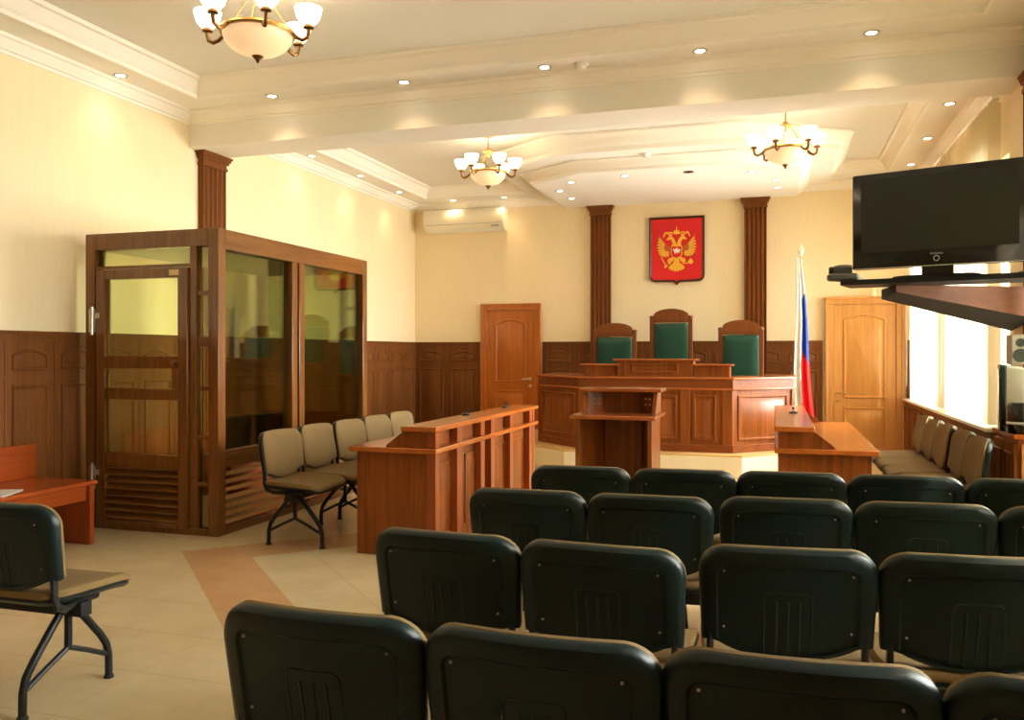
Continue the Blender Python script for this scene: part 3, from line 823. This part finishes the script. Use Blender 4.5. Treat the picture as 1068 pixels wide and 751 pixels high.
k = MB().lathe([(.03, 0), (.03, .006), (.018, .01), (.022, .03), (.02, .04), (0, .042)], n=16, cap1=False)
k.v = [(dx1 - .1 + a, -.012 - c_, 1.29 + b_) for a, b_, c_ in k.v]; k.build('door_knob', 'brassd', drr)
MB().box(dx1 - .16, dx1 - .075, -.016, -.012, 1.955, 1.998).build('door_label', 'label', drr)
for zz in (1.62, .40):
    h_ = MB().box(.06, .11, -.028, -.01, zz - .09, zz + .09); h_.tube([(.09, -.03, zz - .11), (.09, -.03, zz + .11)], .012, 8)
    h_.box(.11, .15, -.02, -.0125, zz + .02, zz + .06)
    h_.build('hinge', 'steel', cg)

# plain wooden benches (by wall and inside cage)
def wall_bench(x, y0, y1, label, back=.7, seat=.455, dep=.6):
    o = thing('wooden_bench', label, 'bench', (x, y0, 0)); Ln = y1 - y0
    MB().box(0, dep, -.0, Ln, seat - .03, seat).build('seat', 'benchy', o, bevel=.006)
    for yy in (Ln - .06, .02): MB().box(.05, dep - .015, yy, yy + .04, 0, seat - .03).build('leg', 'bench', o, bevel=.003)
    MB().box(dep - .075, dep - .05, .06, Ln - .06, seat - .14, seat - .03).build('apron', 'benchy', o)
    MB().box(.0, .03, .1, Ln - .0, seat, back).build('backrest', 'benchy', o, bevel=.004)
    return o
wall_bench(XL + .05, 2.6, 4.88, 'bright red-brown wooden bench against the left wall before the glass cage')
ib = wall_bench(-5.12, 7.56, 8.5, 'red-brown wooden bench inside the glass cage', back=.78); ib.rotation_euler.z = -PI / 2
mg = MB()
mg.loft([[(x_ - .15 * (x_ > 9), y_, z_) for x_, y_ in rrect(.2, .28, .01, 3)] for z_ in (0, .006)])
o = mg.build('magazine', 'paper', loc=(-4.82, 4.2, .4555), rotz=R(24)); tag(o, 'grey printed magazine lying on the wall bench at the left edge', 'magazine')

# ------------------------------------------------------------------ emblem plaque
em = thing('emblem_plaque', 'red shield plaque with golden double-headed eagle on the back wall', 'emblem', (-1.332, YB, 2.81))
K = .00172
def ep(u, v): return ((u - 350) * K, (390 - v) * K)
sh = [(128, 122), (572, 122), (572, 600), (566, 625), (552, 642), (530, 650), (376, 654), (350, 680), (324, 654), (170, 650), (148, 642), (134, 625), (128, 600)]
shp = [ep(*p_) for p_ in sh]
mpE = lambda u, v, d_: (u, -.005 - d_, v)
inn = inset(shp, .034)
g = MB().loft([[mpE(u, v, 0) for u, v in shp], [mpE(u, v, .032) for u, v in shp], [mpE(u, v, .036) for u, v in inset(shp, .012)], [mpE(u, v, .018) for u, v in inn]], cap1=False)
g.build('shield_frame', 'darkframe', em)
MB().prism(inn, mpE, .002, .019).build('shield_field', 'red', em)
eg = MB()
def gp(pts, d0=.0185, d1=.028, m_=0, mirror=False):
    eg.prism([ep(*p_) for p_ in pts], mpE, d0, d1, m_)
    if mirror: eg.prism([ep(700 - u, v) for u, v in pts][::-1], mpE, d0, d1, m_)
wing = [(306, 372), (288, 360), (270, 350), (252, 334), (238, 314), (226, 292), (210, 266)]
tips = [(204, 292), (197, 318), (192, 345), (192, 372), (197, 398), (205, 420), (218, 438), (238, 448), (260, 450), (282, 446)]
nots = [(214, 312), (209, 336), (206, 358), (208, 382), (214, 402), (224, 416), (240, 428), (256, 432), (272, 430), (292, 428)]
wpts = list(wing)
for a, b_ in zip(tips, nots): wpts += [a, b_]
wpts += [(306, 408)]
gp(wpts, m_=1, mirror=True)
for i, (a, b_) in enumerate(zip(tips, nots)):           # raised feather vanes
    cx_, cy_ = 282, 378
    ux, uy = cx_ + (a[0] - cx_) * .35, cy_ + (a[1] - cy_) * .35; vx, vy = cx_ + (a[0] - cx_) * .9, cy_ + (a[1] - cy_) * .9
    dx_, dy_ = vx - ux, vy - uy; l_ = math.hypot(dx_, dy_); px_, py_ = -dy_ / l_ * 7.5, dx_ / l_ * 7.5
    gp([(ux - px_ * .5, uy - py_ * .5), (vx - px_, vy - py_), (vx + dx_ / l_ * 8, vy + dy_ / l_ * 8), (vx + px_, vy + py_), (ux + px_ * .5, uy + py_ * .5)], .027, .034, mirror=True)
gp([(312, 350), (388, 350), (396, 380), (394, 430), (380, 462), (350, 474), (320, 462), (306, 430), (304, 380)])      # body
gp([(350, 352), (322, 354), (316, 336), (312, 320), (304, 308), (290, 306), (280, 312), (268, 304), (278, 294), (290, 284), (306, 280), (320, 288), (332, 304), (342, 326)], mirror=True)   # necks and heads
gp([(284, 276), (288, 262), (295, 268), (300, 258), (305, 268), (312, 262), (315, 275), (300, 281)], mirror=True)     # small crowns
gp([(330, 262), (326, 242), (334, 232), (344, 238), (348, 222), (347, 206), (353, 206), (352, 222), (356, 238), (366, 232), (374, 242), (370, 262), (350, 267)])   # great crown
gp([(330, 256), (312, 246), (292, 246), (276, 252), (266, 242), (254, 250), (246, 270), (240, 286), (250, 284), (256, 266), (264, 254), (274, 266), (294, 256), (312, 256), (330, 264)], mirror=True)  # ribbons
gp([(332, 470), (368, 470), (378, 500), (414, 528), (410, 550), (396, 548), (388, 562), (372, 556), (362, 570), (350, 562), (338, 570), (328, 556), (312, 562), (304, 548), (290, 550), (286, 528), (322, 500)])  # tail
gp([(314, 452), (284, 462), (276, 480), (284, 496), (276, 508), (292, 504), (306, 510), (300, 494), (318, 486), (326, 468)], mirror=True)  # legs
gp([(222, 446), (228, 444), (268, 516), (280, 512), (272, 530), (256, 538), (248, 522), (260, 520)])                  # sceptre
gp([(440, 500), (430, 508), (420, 500)]); gp([(462 + 20 * math.cos(a * PI / 6), 490 + 20 * math.sin(a * PI / 6)) for a in range(12)])   # orb
gp([(458, 472), (466, 472), (466, 462), (458, 462)]); gp([(446, 500), (424, 512), (420, 504), (444, 492)])
eg.build('double_headed_eagle', ['gold', 'goldd'], em)
eg = MB()
gp([(312, 366), (388, 366), (388, 430), (380, 446), (350, 458), (320, 446), (312, 430)], .028, .035)
eg.build('breast_shield', 'red', em)
eg = MB()
gp([(330, 402), (338, 386), (352, 378), (362, 382), (358, 392), (374, 388), (384, 396), (372, 404), (378, 420), (366, 412), (356, 424), (350, 410), (340, 424), (330, 420), (336, 410)], .035, .039)
gp([(322, 386), (330, 382), (334, 396), (326, 404)], .035, .038)
eg.build('rider', 'fwhite', em)

# ------------------------------------------------------------------ flag
fl = thing('flag', 'white, blue and red flag hanging from a pole beside the right-hand door', 'flag', (.30, 11.62, .25))
MB().lathe([(.16, 0), (.16, .02), (.05, .05), (.03, .09)], n=20).build('stand', 'brass', fl)
MB().tube([(0, 0, .05), (0, 0, 2.40)], .015, 10).build('pole', 'door', fl)
MB().lathe([(.0, 2.37), (.035, 2.385), (.02, 2.40), (.035, 2.43), (.045, 2.46), (.03, 2.50), (.012, 2.53), (0, 2.56)], n=14, cap0=False, cap1=False).build('finial', 'ac', fl)
ft = MB(); NU, NV = 36, 60
def cloth(u, t, back):
    w_ = .055 + .2 * t ** .8
    x_ = -.055 - .035 * t + u * w_ + .02 * t * math.sin(7 * t)
    y_ = -.05 - .035 * math.sin(u * PI * 5.2 + 1.2 * t) * (.5 + .5 * t) - .02 * math.sin(u * PI * 2)
    z_ = 2.36 - t * (2.36 - .30) - .10 * (u - .5) ** 2 * t + .05 * u * (1 - t) * 0 - .06 * u * t
    return (x_, y_ + (.004 if back else 0), z_)
vs = [cloth(i / NU, j / NV, k_) for k_ in (0, 1) for j in range(NV + 1) for i in range(NU + 1)]
N0 = (NU + 1) * (NV + 1); fs = []; ms = []
for k_ in (0, 1):
    for j in range(NV):
        for i in range(NU):
            a = k_ * N0 + j * (NU + 1) + i; q4 = [a, a + 1, a + NU + 2, a + NU + 1]
            u, t_ = (i + .5) / NU, (j + .5) / NV
            if u < .5 - .12 * t_ + .1 * (1 - t_): mm = 0
            elif t_ < .26 - .1 * (u - .5): mm = 0
            elif t_ < .60 + .12 * (u - .6): mm = 1
            else: mm = 2
            if u < .06 and t_ > .9: mm = 1
            fs.append(q4); ms.append(mm)
edge = [j * (NU + 1) for j in range(NV + 1)], [j * (NU + 1) + NU for j in range(NV + 1)]
for e in edge:
    for a, b_ in zip(e, e[1:]): fs.append([a, b_, b_ + N0, a + N0]); ms.append(0)
for row in (0, NV * (NU + 1)):
    for i in range(NU): fs.append([row + i, row + i + 1, row + i + 1 + N0, row + i + N0]); ms.append(0 if row == 0 or i < 14 else 2)
ft.v = vs; ft.f = fs; ft.m = ms
ft.build('cloth', ['fwhite', 'fblue', 'fred'], fl, angle=80)

# ------------------------------------------------------------------ air conditioner
ac = thing('mounted_air_conditioner', 'cream split air conditioner high on the back wall at left', 'air conditioner', (-4.45, YB, 3.18))
pr = [(0, 0), (.10, 0), (.17, .03), (.205, .09), (.215, .2), (.205, .29), (.18, .325), (0, .325)]
MB().loft([[(sx * .635, -d_, v) for d_, v in pr] for sx in (-1, 1)]).build('housing', 'ac', ac, bevel=.008)
MB().loft([[(sx * .56, -d_, v) for d_, v in ((.11, -.006), (.175, .026), (.18, .034), (.112, .004))] for sx in (-1, 1)]).build('air_flap', 'white', ac)
MB().box(-.6, .6, -.216, -.2, .1, .106).build('panel_seam', 'grey', ac)
MB().box(.44, .56, -.2125, -.19, .05, .075).build('display', 'grey', ac)

# ------------------------------------------------------------------ chandeliers
def chandelier():
    o = thing('chandelier', '', 'chandelier')
    z0 = -.42                                        # rim height below ceiling mount
    MB().lathe([(0, .06), (.07, .06), (.07, -.0), (.06, -.02), (.02, -.035), (.0, -.036)], n=18, cap0=False, cap1=False).build('ceiling_rose', 'brass', o)
    MB().tube([(0, 0, -.03), (0, 0, -.17)], .007, 8).build('stem', 'brass', o)
    MB().lathe([(.0, -.15), (.03, -.155), (.02, -.17), (.06, -.18), (.065, -.19), (.035, -.2), (.025, -.225), (.012, -.245), (0, -.25)], n=18, cap0=False, cap1=False).build('cap', 'brass', o)
    for k in range(3):
        a = 2 * PI * k / 3 + .4
        ch_ = MB(); p0 = Vector((.05 * math.cos(a), .05 * math.sin(a), -.185)); p1 = Vector((.21 * math.cos(a), .21 * math.sin(a), z0 + .01))
        for i in range(9):
            q0, q1 = p0.lerp(p1, i / 9), p0.lerp(p1, (i + .9) / 9); ch_.tube([q0, (q0 + q1) / 2, q1], [.003, .0055, .003], 6)
        ch_.build('chain', 'brass', o)
    MB().lathe([(.205, z0 - .012), (.225, z0 - .012), (.232, z0), (.225, z0 + .014), (.205, z0 + .014)], n=36, cap0=False, cap1=False).build('ring', 'brass', o)
    pf = [(.212 * math.cos(t), z0 - .005 - .135 * math.sin(t)) for t in [PI / 2 * i / 10 for i in range(11)]]
    MB().lathe(pf + [(0, z0 - .13)][:0], n=36, cap0=False, cap1=True).build('alabaster_bowl', 'bowl', o)
    MB().lathe([(.0, z0 - .185), (.008, z0 - .18), (.014, z0 - .165), (.03, z0 - .15), (.036, z0 - .142), (.0, z0 - .135)], n=14, cap0=False, cap1=False).build('finial', 'brassd', o)
    for k in range(6):
        a = 2 * PI * k / 6 + .22; ca, sa = math.cos(a), math.sin(a)
        P = lambda r_, z: (r_ * ca, r_ * sa, z)
        arm = MB().tube([P(.215, z0), P(.25, z0 - .035), P(.285, z0 - .05), P(.315, z0 - .035), P(.322, z0 - .005), P(.322, z0 + .02)], [.012, .013, .012, .012, .012, .014], 8)
        arm.lathe([(.014, z0 + .015), (.034, z0 + .022), (.03, z0 + .035), (.02, z0 + .045)], P(.322, 0)[:2], 12)
        am = arm.build('arm', 'brassd', o)
        s_ = MB().lathe([(.02, z0 + .04), (.045, z0 + .052), (.068, z0 + .08), (.078, z0 + .115), (.085, z0 + .145), (.082, z0 + .145), (.074, z0 + .113), (.062, z0 + .08), (.04, z0 + .058), (0, z0 + .05)], P(.322, 0)[:2], 18, cap0=False, cap1=False)
        s_.build('shade', 'shade', am)
    return o
ch0 = chandelier()
spots = [(-3.07, 4.5, ZU - .02, 'largest chandelier, nearest the camera, cut by the top edge of the picture'), (-3.03, 8.75, ZU - .02, 'lit brass chandelier above the left side of the far half, near the air conditioner'), (.08, 8.5, ZU - .05, 'lit brass chandelier on the right of the far half, left of the television')]
for i, (x, y, z, lab) in enumerate(spots):
    o = ch0 if i == 0 else copy_tree(ch0)
    o.location = (x, y, z); o['label'] = lab; o['group'] = 'brass chandeliers'
    o.scale = (1, 1, 1) if i == 0 else (.92, .92, 1.0)
    l = bpy.data.lights.new('chandelier_light', 'POINT'); l.energy = (6, 5, 2)[i]; l.color = (1, .80, .56); l.shadow_soft_size = .25
    lo = bpy.data.objects.new('chandelier_light', l); COL.objects.link(lo); lo.location = (x, y, z - .30)

# ------------------------------------------------------------------ downlights
def downlight():
    o = thing('downlight', '', 'downlight')
    MB().lathe([(.034, 0), (.056, 0), (.056, -.006), (.05, -.009), (.036, -.004)], n=22, cap0=False, cap1=False).build('trim_ring', 'steel', o)
    MB().lathe([(.0, -.003), (.037, -.0035)], n=20, cap0=False, cap1=False).build('lamp', 'spot', o)
    return o
ordn = ['first', 'second', 'third', 'fourth', 'fifth', 'sixth', 'seventh', 'eighth']
DL = []
for k, (x, y) in enumerate([(-4.255, 6.45), (-2.98, 6.45), (-1.76, 6.45), (-.55, 6.45), (.64, 6.45)]): DL.append((x, y, ZS, 'lit recessed downlight in front of the beam, %s from the left' % ordn[k], 9))
DL.append((-5.12, 5.6, ZS, 'lone lit downlight in the soffit over the left wall before the beam', 9))
for k, (x, y) in enumerate([(-5.11, 8.55), (-5.09, 9.7), (-5.08, 10.84)]): DL.append((x, y, ZS, 'lit downlight beyond the beam along the left wall, %s from the beam' % ordn[k], 8))
DL.append((-4.59, 11.66, ZS, 'lit downlight over the left part of the air conditioner', 8)); DL.append((-3.79, 11.66, ZS, 'lit downlight over the right end of the air conditioner', 8))
for k, (x, y) in enumerate([(1.5, 8.5), (1.52, 9.8), (1.54, 11.1)]): DL.append((x, y, ZS, 'lit downlight above the window blinds, %s from the beam' % ordn[k], 4))
for (x, y), s_ in zip([(-1.712, 9.9), (-2.41, 10.09), (-2.68, 10.58), (-2.66, 11.15), (-.277, 10.13), (-.007, 10.66), (.01, 11.2)],
    ['front edge of the dropped ceiling, left of centre', 'left front corner of the dropped ceiling', 'left side of the dropped ceiling, middle of three', 'left side of the dropped ceiling, nearest the back wall', 'right front corner of the dropped ceiling', 'right side of the dropped ceiling, nearer the camera', 'right side of the dropped ceiling, nearest the back wall']):
    DL.append((x, y, 3.47, 'lit downlight at the ' + s_, 5))
dl0 = downlight()
for i, (x, y, z, lab, en) in enumerate(DL):
    o = dl0 if i == 0 else copy_tree(dl0)
    o.location = (x, y, z); o['label'] = lab; o['group'] = 'recessed ceiling downlights'
    l = bpy.data.lights.new('downlight_beam', 'SPOT'); l.energy = en * 1.6; l.color = (1, .62, .33); l.spot_size = R(110); l.spot_blend = 1.0; l.shadow_soft_size = .06
    lo = bpy.data.objects.new('downlight_beam', l); COL.objects.link(lo); lo.location = (x, y, z - .02)
o = thing('downlight', 'unlit dark gimbal downlight in the middle of the dropped ceiling', 'downlight', (-.976, 9.92, 3.47))
MB().lathe([(.03, 0), (.06, 0), (.06, -.006), (.034, -.008)], n=20, cap0=False, cap1=False).build('trim_ring', 'brassd', o)
MB().lathe([(0, -.002), (.032, -.0025)], n=16, cap0=False, cap1=False).build('lamp', 'dark', o)
for (x, y, z, lab) in ((-1.464, 6.46, ZS, 'white round smoke detector on the soffit in front of the beam'), (-1.40, 9.42, 3.60, 'small white smoke detector on the front of the dropped ceiling')):
    o = thing('smoke_detector', lab, 'smoke detector', (x, y, z), group='smoke detectors')
    MB().lathe([(.0, -.0), (.055, -.0), (.055, -.014), (.05, -.018)], n=22, cap0=False).build('base', 'white', o)
    MB().lathe([(.042, -.018), (.042, -.03), (.036, -.042), (0, -.046)], n=22, cap1=False).build('sensor_head', 'white', o)

# ------------------------------------------------------------------ television, console, devices
tvl, tvr = Vector((.477, 5.97, 0)), Vector((1.43, 5.66, 0)); tc_ = (tvl + tvr) / 2; tw = (tvr - tvl).length
ta = math.atan2(tvr.y - tvl.y, tvr.x - tvl.x)
tv = thing('television', 'large black flat television high on the right, on a wall console', 'television', (tc_.x, tc_.y, 1.85), ta)
Z0, Z1 = .065, .685
MB().loft([[(x, y, z) for x, z in rrect(tw - 2 * o_, Z1 - Z0 - 2 * o_, .012, 3, 0, (Z0 + Z1) / 2)] for o_, y in ((.006, -.002), (0, .004), (0, .05), (.05, .085))]).build('housing', 'blacks', tv)
MB().box(-tw / 2 + .055, tw / 2 - .055, -.0035, -.001, Z0 + .105, Z1 - .04).build('screen', 'screen', tv)
MB().box(-tw / 2 + .012, tw / 2 - .012, -.006, 0, Z0 + .001, Z0 + .006).build('lower_trim', 'silver', tv)
rg = MB().tube([(.016 * math.cos(a * PI / 12), -.003, Z0 + .048 + .016 * math.sin(a * PI / 12)) for a in range(25)], .0022, 6); rg.build('power_ring', 'silver', tv)
cu = bpy.data.curves.new('brand_lettering', 'FONT'); cu.body = 'SAMSUNG'; cu.size = .016; cu.extrude = .0006; cu.align_x = 'CENTER'
tmp = bpy.data.objects.new('tmp_text', cu); COL.objects.link(tmp)
dg = bpy.context.evaluated_depsgraph_get(); me = bpy.data.meshes.new_from_object(tmp.evaluated_get(dg)); bpy.data.objects.remove(tmp)
me.materials.clear(); me.materials.append(M['silver'])
bl_ = bpy.data.objects.new('brand_lettering', me); COL.objects.link(bl_); bl_.parent = tv; bl_.location = (0, -.0042, Z0 + .073); bl_.rotation_euler = (R(90), 0, 0)
MB().loft([[(x, y, z) for x, y in rrect(.52 - 2 * o_, .24 - 2 * o_, .08, 6, 0, .06)] for o_, z in ((0, .0), (0, .006), (.01, .01))]).build('base_plate', 'blacks', tv)
MB().box(-.09, .09, .03, .06, .008, Z0 + .02).build('neck', 'blacks', tv)

sb = thing('wall_console', 'brown tapered wall console carrying the television on the right', 'shelf', (0, 0, 0))
# dark shelf board under the set
A, B_ = Vector((.40, 5.96)), Vector((1.62, 5.60)); nrm_ = Vector((.283, .959))
bd = MB(); pts = [A, B_, B_ + nrm_ * .42, A + nrm_ * .30]
bd.loft([[(p_.x, p_.y, 1.815) for p_ in pts], [(p_.x, p_.y, 1.849) for p_ in pts]]); bd.build('shelf_board', 'blackm', sb, bevel=.003)
cs = MB(); a0, a1, b0_, b1_ = (.74, 5.97), (1.66, 6.45), (1.66, 7.05), (.70, 6.40)
cs.hexa([(*a0, 1.765), (*a1, 1.60), (*b0_, 1.53), (*b1_, 1.745), (*a0, 1.814), (*a1, 1.814), (*b0_, 1.814), (*b1_, 1.814)])
for p_i in range(6): pass
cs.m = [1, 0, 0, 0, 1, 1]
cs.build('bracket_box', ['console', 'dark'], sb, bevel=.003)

cam_o = thing('conference_camera', 'dark conference camera on the shelf end left of the television', 'camera', (.43, 6.06, 1.85))
MB().lathe([(.05, 0), (.055, .008), (.045, .02), (.03, .028)], n=18).build('base', 'darkgrey', cam_o)
MB().loft([[(x_, y_, z_) for x_, y_ in rrect(.2 - 2 * o_, .09 - 2 * o_, .03, 5, -.01, -.05)] for o_, z_ in ((.012, .0), (0, .01), (0, .036), (.015, .048))]).build('console_unit', 'darkgrey', cam_o)
hd = MB(); 
for sx in (0,): hd.lathe([(.0, -.06), (.036, -.055), (.045, -.02), (.045, .03), (.04, .06), (.0, .064)], n=18, cap0=False, cap1=False)
hd.v = [(c_ - .01, a, .068 + b_) for a, b_, c_ in hd.v]; hd.build('camera_head', 'darkgrey', cam_o)
ln = MB().lathe([(.03, 0), (.034, .012), (.028, .03), (.0, .028)], n=16, cap1=False); ln.v = [(-.065 - c_, a, .068 + b_) for a, b_, c_ in ln.v]; ln.build('lens', 'blacks', cam_o)
MB().tube([(.02, .0, .02), (.1, .02, .03), (.15, .05, .012), (.2, .1, .006)], .006, 6).build('cable', 'white', cam_o)
o = MB().tube([(1.40, 5.80, 1.857), (1.40, 5.64, 1.856), (1.402, 5.62, 1.82), (1.404, 5.64, 1.72), (1.41, 5.66, 1.60), (1.43, 5.67, 1.52)], .005, 6).build('hanging_cable', 'black')
tag(o, 'thin black cable dangling below the television over the console face', 'cable')

cb = thing('wooden_cabinet', 'low honey-brown cabinet under the window pier at the right edge', 'cabinet', (1.45, 6.06, 0))
MB().box(.012, .29, 0, .54, 0.0, .82).build('body', 'mahog', cb, bevel=.003)
MB().box(-.015, .297, -.02, .552, .82, .85).build('top', 'mahogy', cb, bevel=.004)
for k in range(2):
    g = MB(); g.box(-.008, .012, .01 + k * .265, .265 + k * .265, .06, .79); g.panel(rect(.04 + k * .265, .235 + k * .265, .12, .73), lambda u, v, d_: (-.008 - d_, u, v), .01)
    dd = g.build('door', 'mahog', cb); MB().tube([(-.018, .235 + k * .06, .42), (-.018, .235 + k * .06, .5)], .006, 8).build('handle', 'steel', dd)
g = MB().box(.03, .27, -.012, 0, .04, .79); g.build('end_panel', 'door', cb)
crt = thing('television_set', 'grey tube television facing the room on the cabinet at the right edge', 'television', (1.41, 6.29, .851), R(-10))
MB().box(0, .04, 0, .29, .0, .44).build('front_bezel', 'black', crt, bevel=.01)
MB().loft([[(.04, y, z) for y, z in rrect(.285, .43, .02, 3, .145, .22)], [(.13, y, z) for y, z in rrect(.28, .42, .02, 3, .145, .215)], [(.235, y, z) for y, z in rrect(.24, .34, .02, 3, .145, .18)]]).build('rear_housing', 'grey', crt)
MB().box(-.004, .002, .03, .26, .06, .41).build('screen', 'screen', crt)
ls = thing('loudspeaker', 'small silver loudspeaker standing on the grey tube television', 'loudspeaker', (1.535, 6.40, 1.292))
MB().box(-.05, .06, -.07, .07, 0, .2).build('cabinet_body', 'silver', ls, bevel=.012)
for zz, r_ in ((.06, .045), (.145, .028)):
    q = MB().lathe([(r_, 0), (r_, .006), (r_ * .8, .006), (r_ * .2, -.004 + .006), (0, .004)], n=18, cap0=False, cap1=False)
    q.v = [(a + .005, -.071 - c_, zz + b_) for a, b_, c_ in q.v]; q.build('driver', 'black', ls)
kt = thing('desktop_loudspeaker', 'black rounded loudspeaker with a silver band on the cabinet top', 'loudspeaker', (1.50, 6.15, .851))
MB().lathe([(.0, 0), (.075, 0), (.08, .01), (.08, .17), (.072, .19), (.06, .198), (.0, .2)], n=28, cap0=False, cap1=False).build('body', 'blacks', kt)
MB().lathe([(.0805, .06), (.0825, .062), (.0825, .074), (.0805, .076)], n=28, cap0=False, cap1=False).build('band', 'silver', kt)
MB().tube([(-.075, .02, .03), (-.085, .04, .05), (-.075, .09, .02), (-.05, .11, .006)], .004, 6).build('cable', 'black', kt)

# ------------------------------------------------------------------ light
wd = bpy.data.worlds.new('daylight'); scene.world = wd; wd.use_nodes = True
bg = wd.node_tree.nodes['Background']; bg.inputs['Color'].default_value = (.97, .97, .955, 1); bg.inputs['Strength'].default_value = 42.0
wn = wd.node_tree
tcw = wn.nodes.new('ShaderNodeTexCoord'); spw = wn.nodes.new('ShaderNodeSeparateXYZ'); rpw = wn.nodes.new('ShaderNodeValToRGB')
mpw = wn.nodes.new('ShaderNodeMath'); mpw.operation = 'MULTIPLY_ADD'; mpw.inputs[1].default_value = .5; mpw.inputs[2].default_value = .5
wn.links.new(tcw.outputs['Generated'], spw.inputs[0]); wn.links.new(spw.outputs['Z'], mpw.inputs[0]); wn.links.new(mpw.outputs[0], rpw.inputs['Fac'])
rpw.color_ramp.elements[0].position = .47; rpw.color_ramp.elements[0].color = (.52, .50, .45, 1)      # sunlit ground and houses outside
rpw.color_ramp.elements[1].position = .53; rpw.color_ramp.elements[1].color = (.97, .975, .97, 1)     # bright hazy sky
wn.links.new(rpw.outputs['Color'], bg.inputs['Color'])
sun = bpy.data.lights.new('sun', 'SUN'); sun.energy = 40; sun.angle = R(.6); sun.color = (1, .90, .72)
so = bpy.data.objects.new('sun', sun); COL.objects.link(so)
so.rotation_euler = Vector((-.66, .45, -.60)).to_track_quat('-Z', 'Y').to_euler()

# ------------------------------------------------------------------ camera
F = 877.0
cam = bpy.data.cameras.new('camera'); co = bpy.data.objects.new('camera', cam); COL.objects.link(co)
co.location = (0, 0, 1.37); co.rotation_euler = (R(90), 0, .305)
cam.sensor_width = 36; cam.lens = F / 1068 * 36; cam.shift_y = -(375.5 - 368) / 1068; cam.clip_end = 100; cam.clip_start = .02
scene.camera = co
scene.view_settings.view_transform = 'Standard'; scene.view_settings.look = 'None'
scene.view_settings.exposure = 0.66; scene.view_settings.gamma = 1; scene.view_settings.use_curve_mapping = False
scene.cycles.use_denoising = True
scene.cycles.max_bounces = 9; scene.cycles.diffuse_bounces = 6; scene.cycles.transparent_max_bounces = 16
scene.cycles.sample_clamp_indirect = 6; scene.cycles.caustics_reflective = False; scene.cycles.caustics_refractive = False
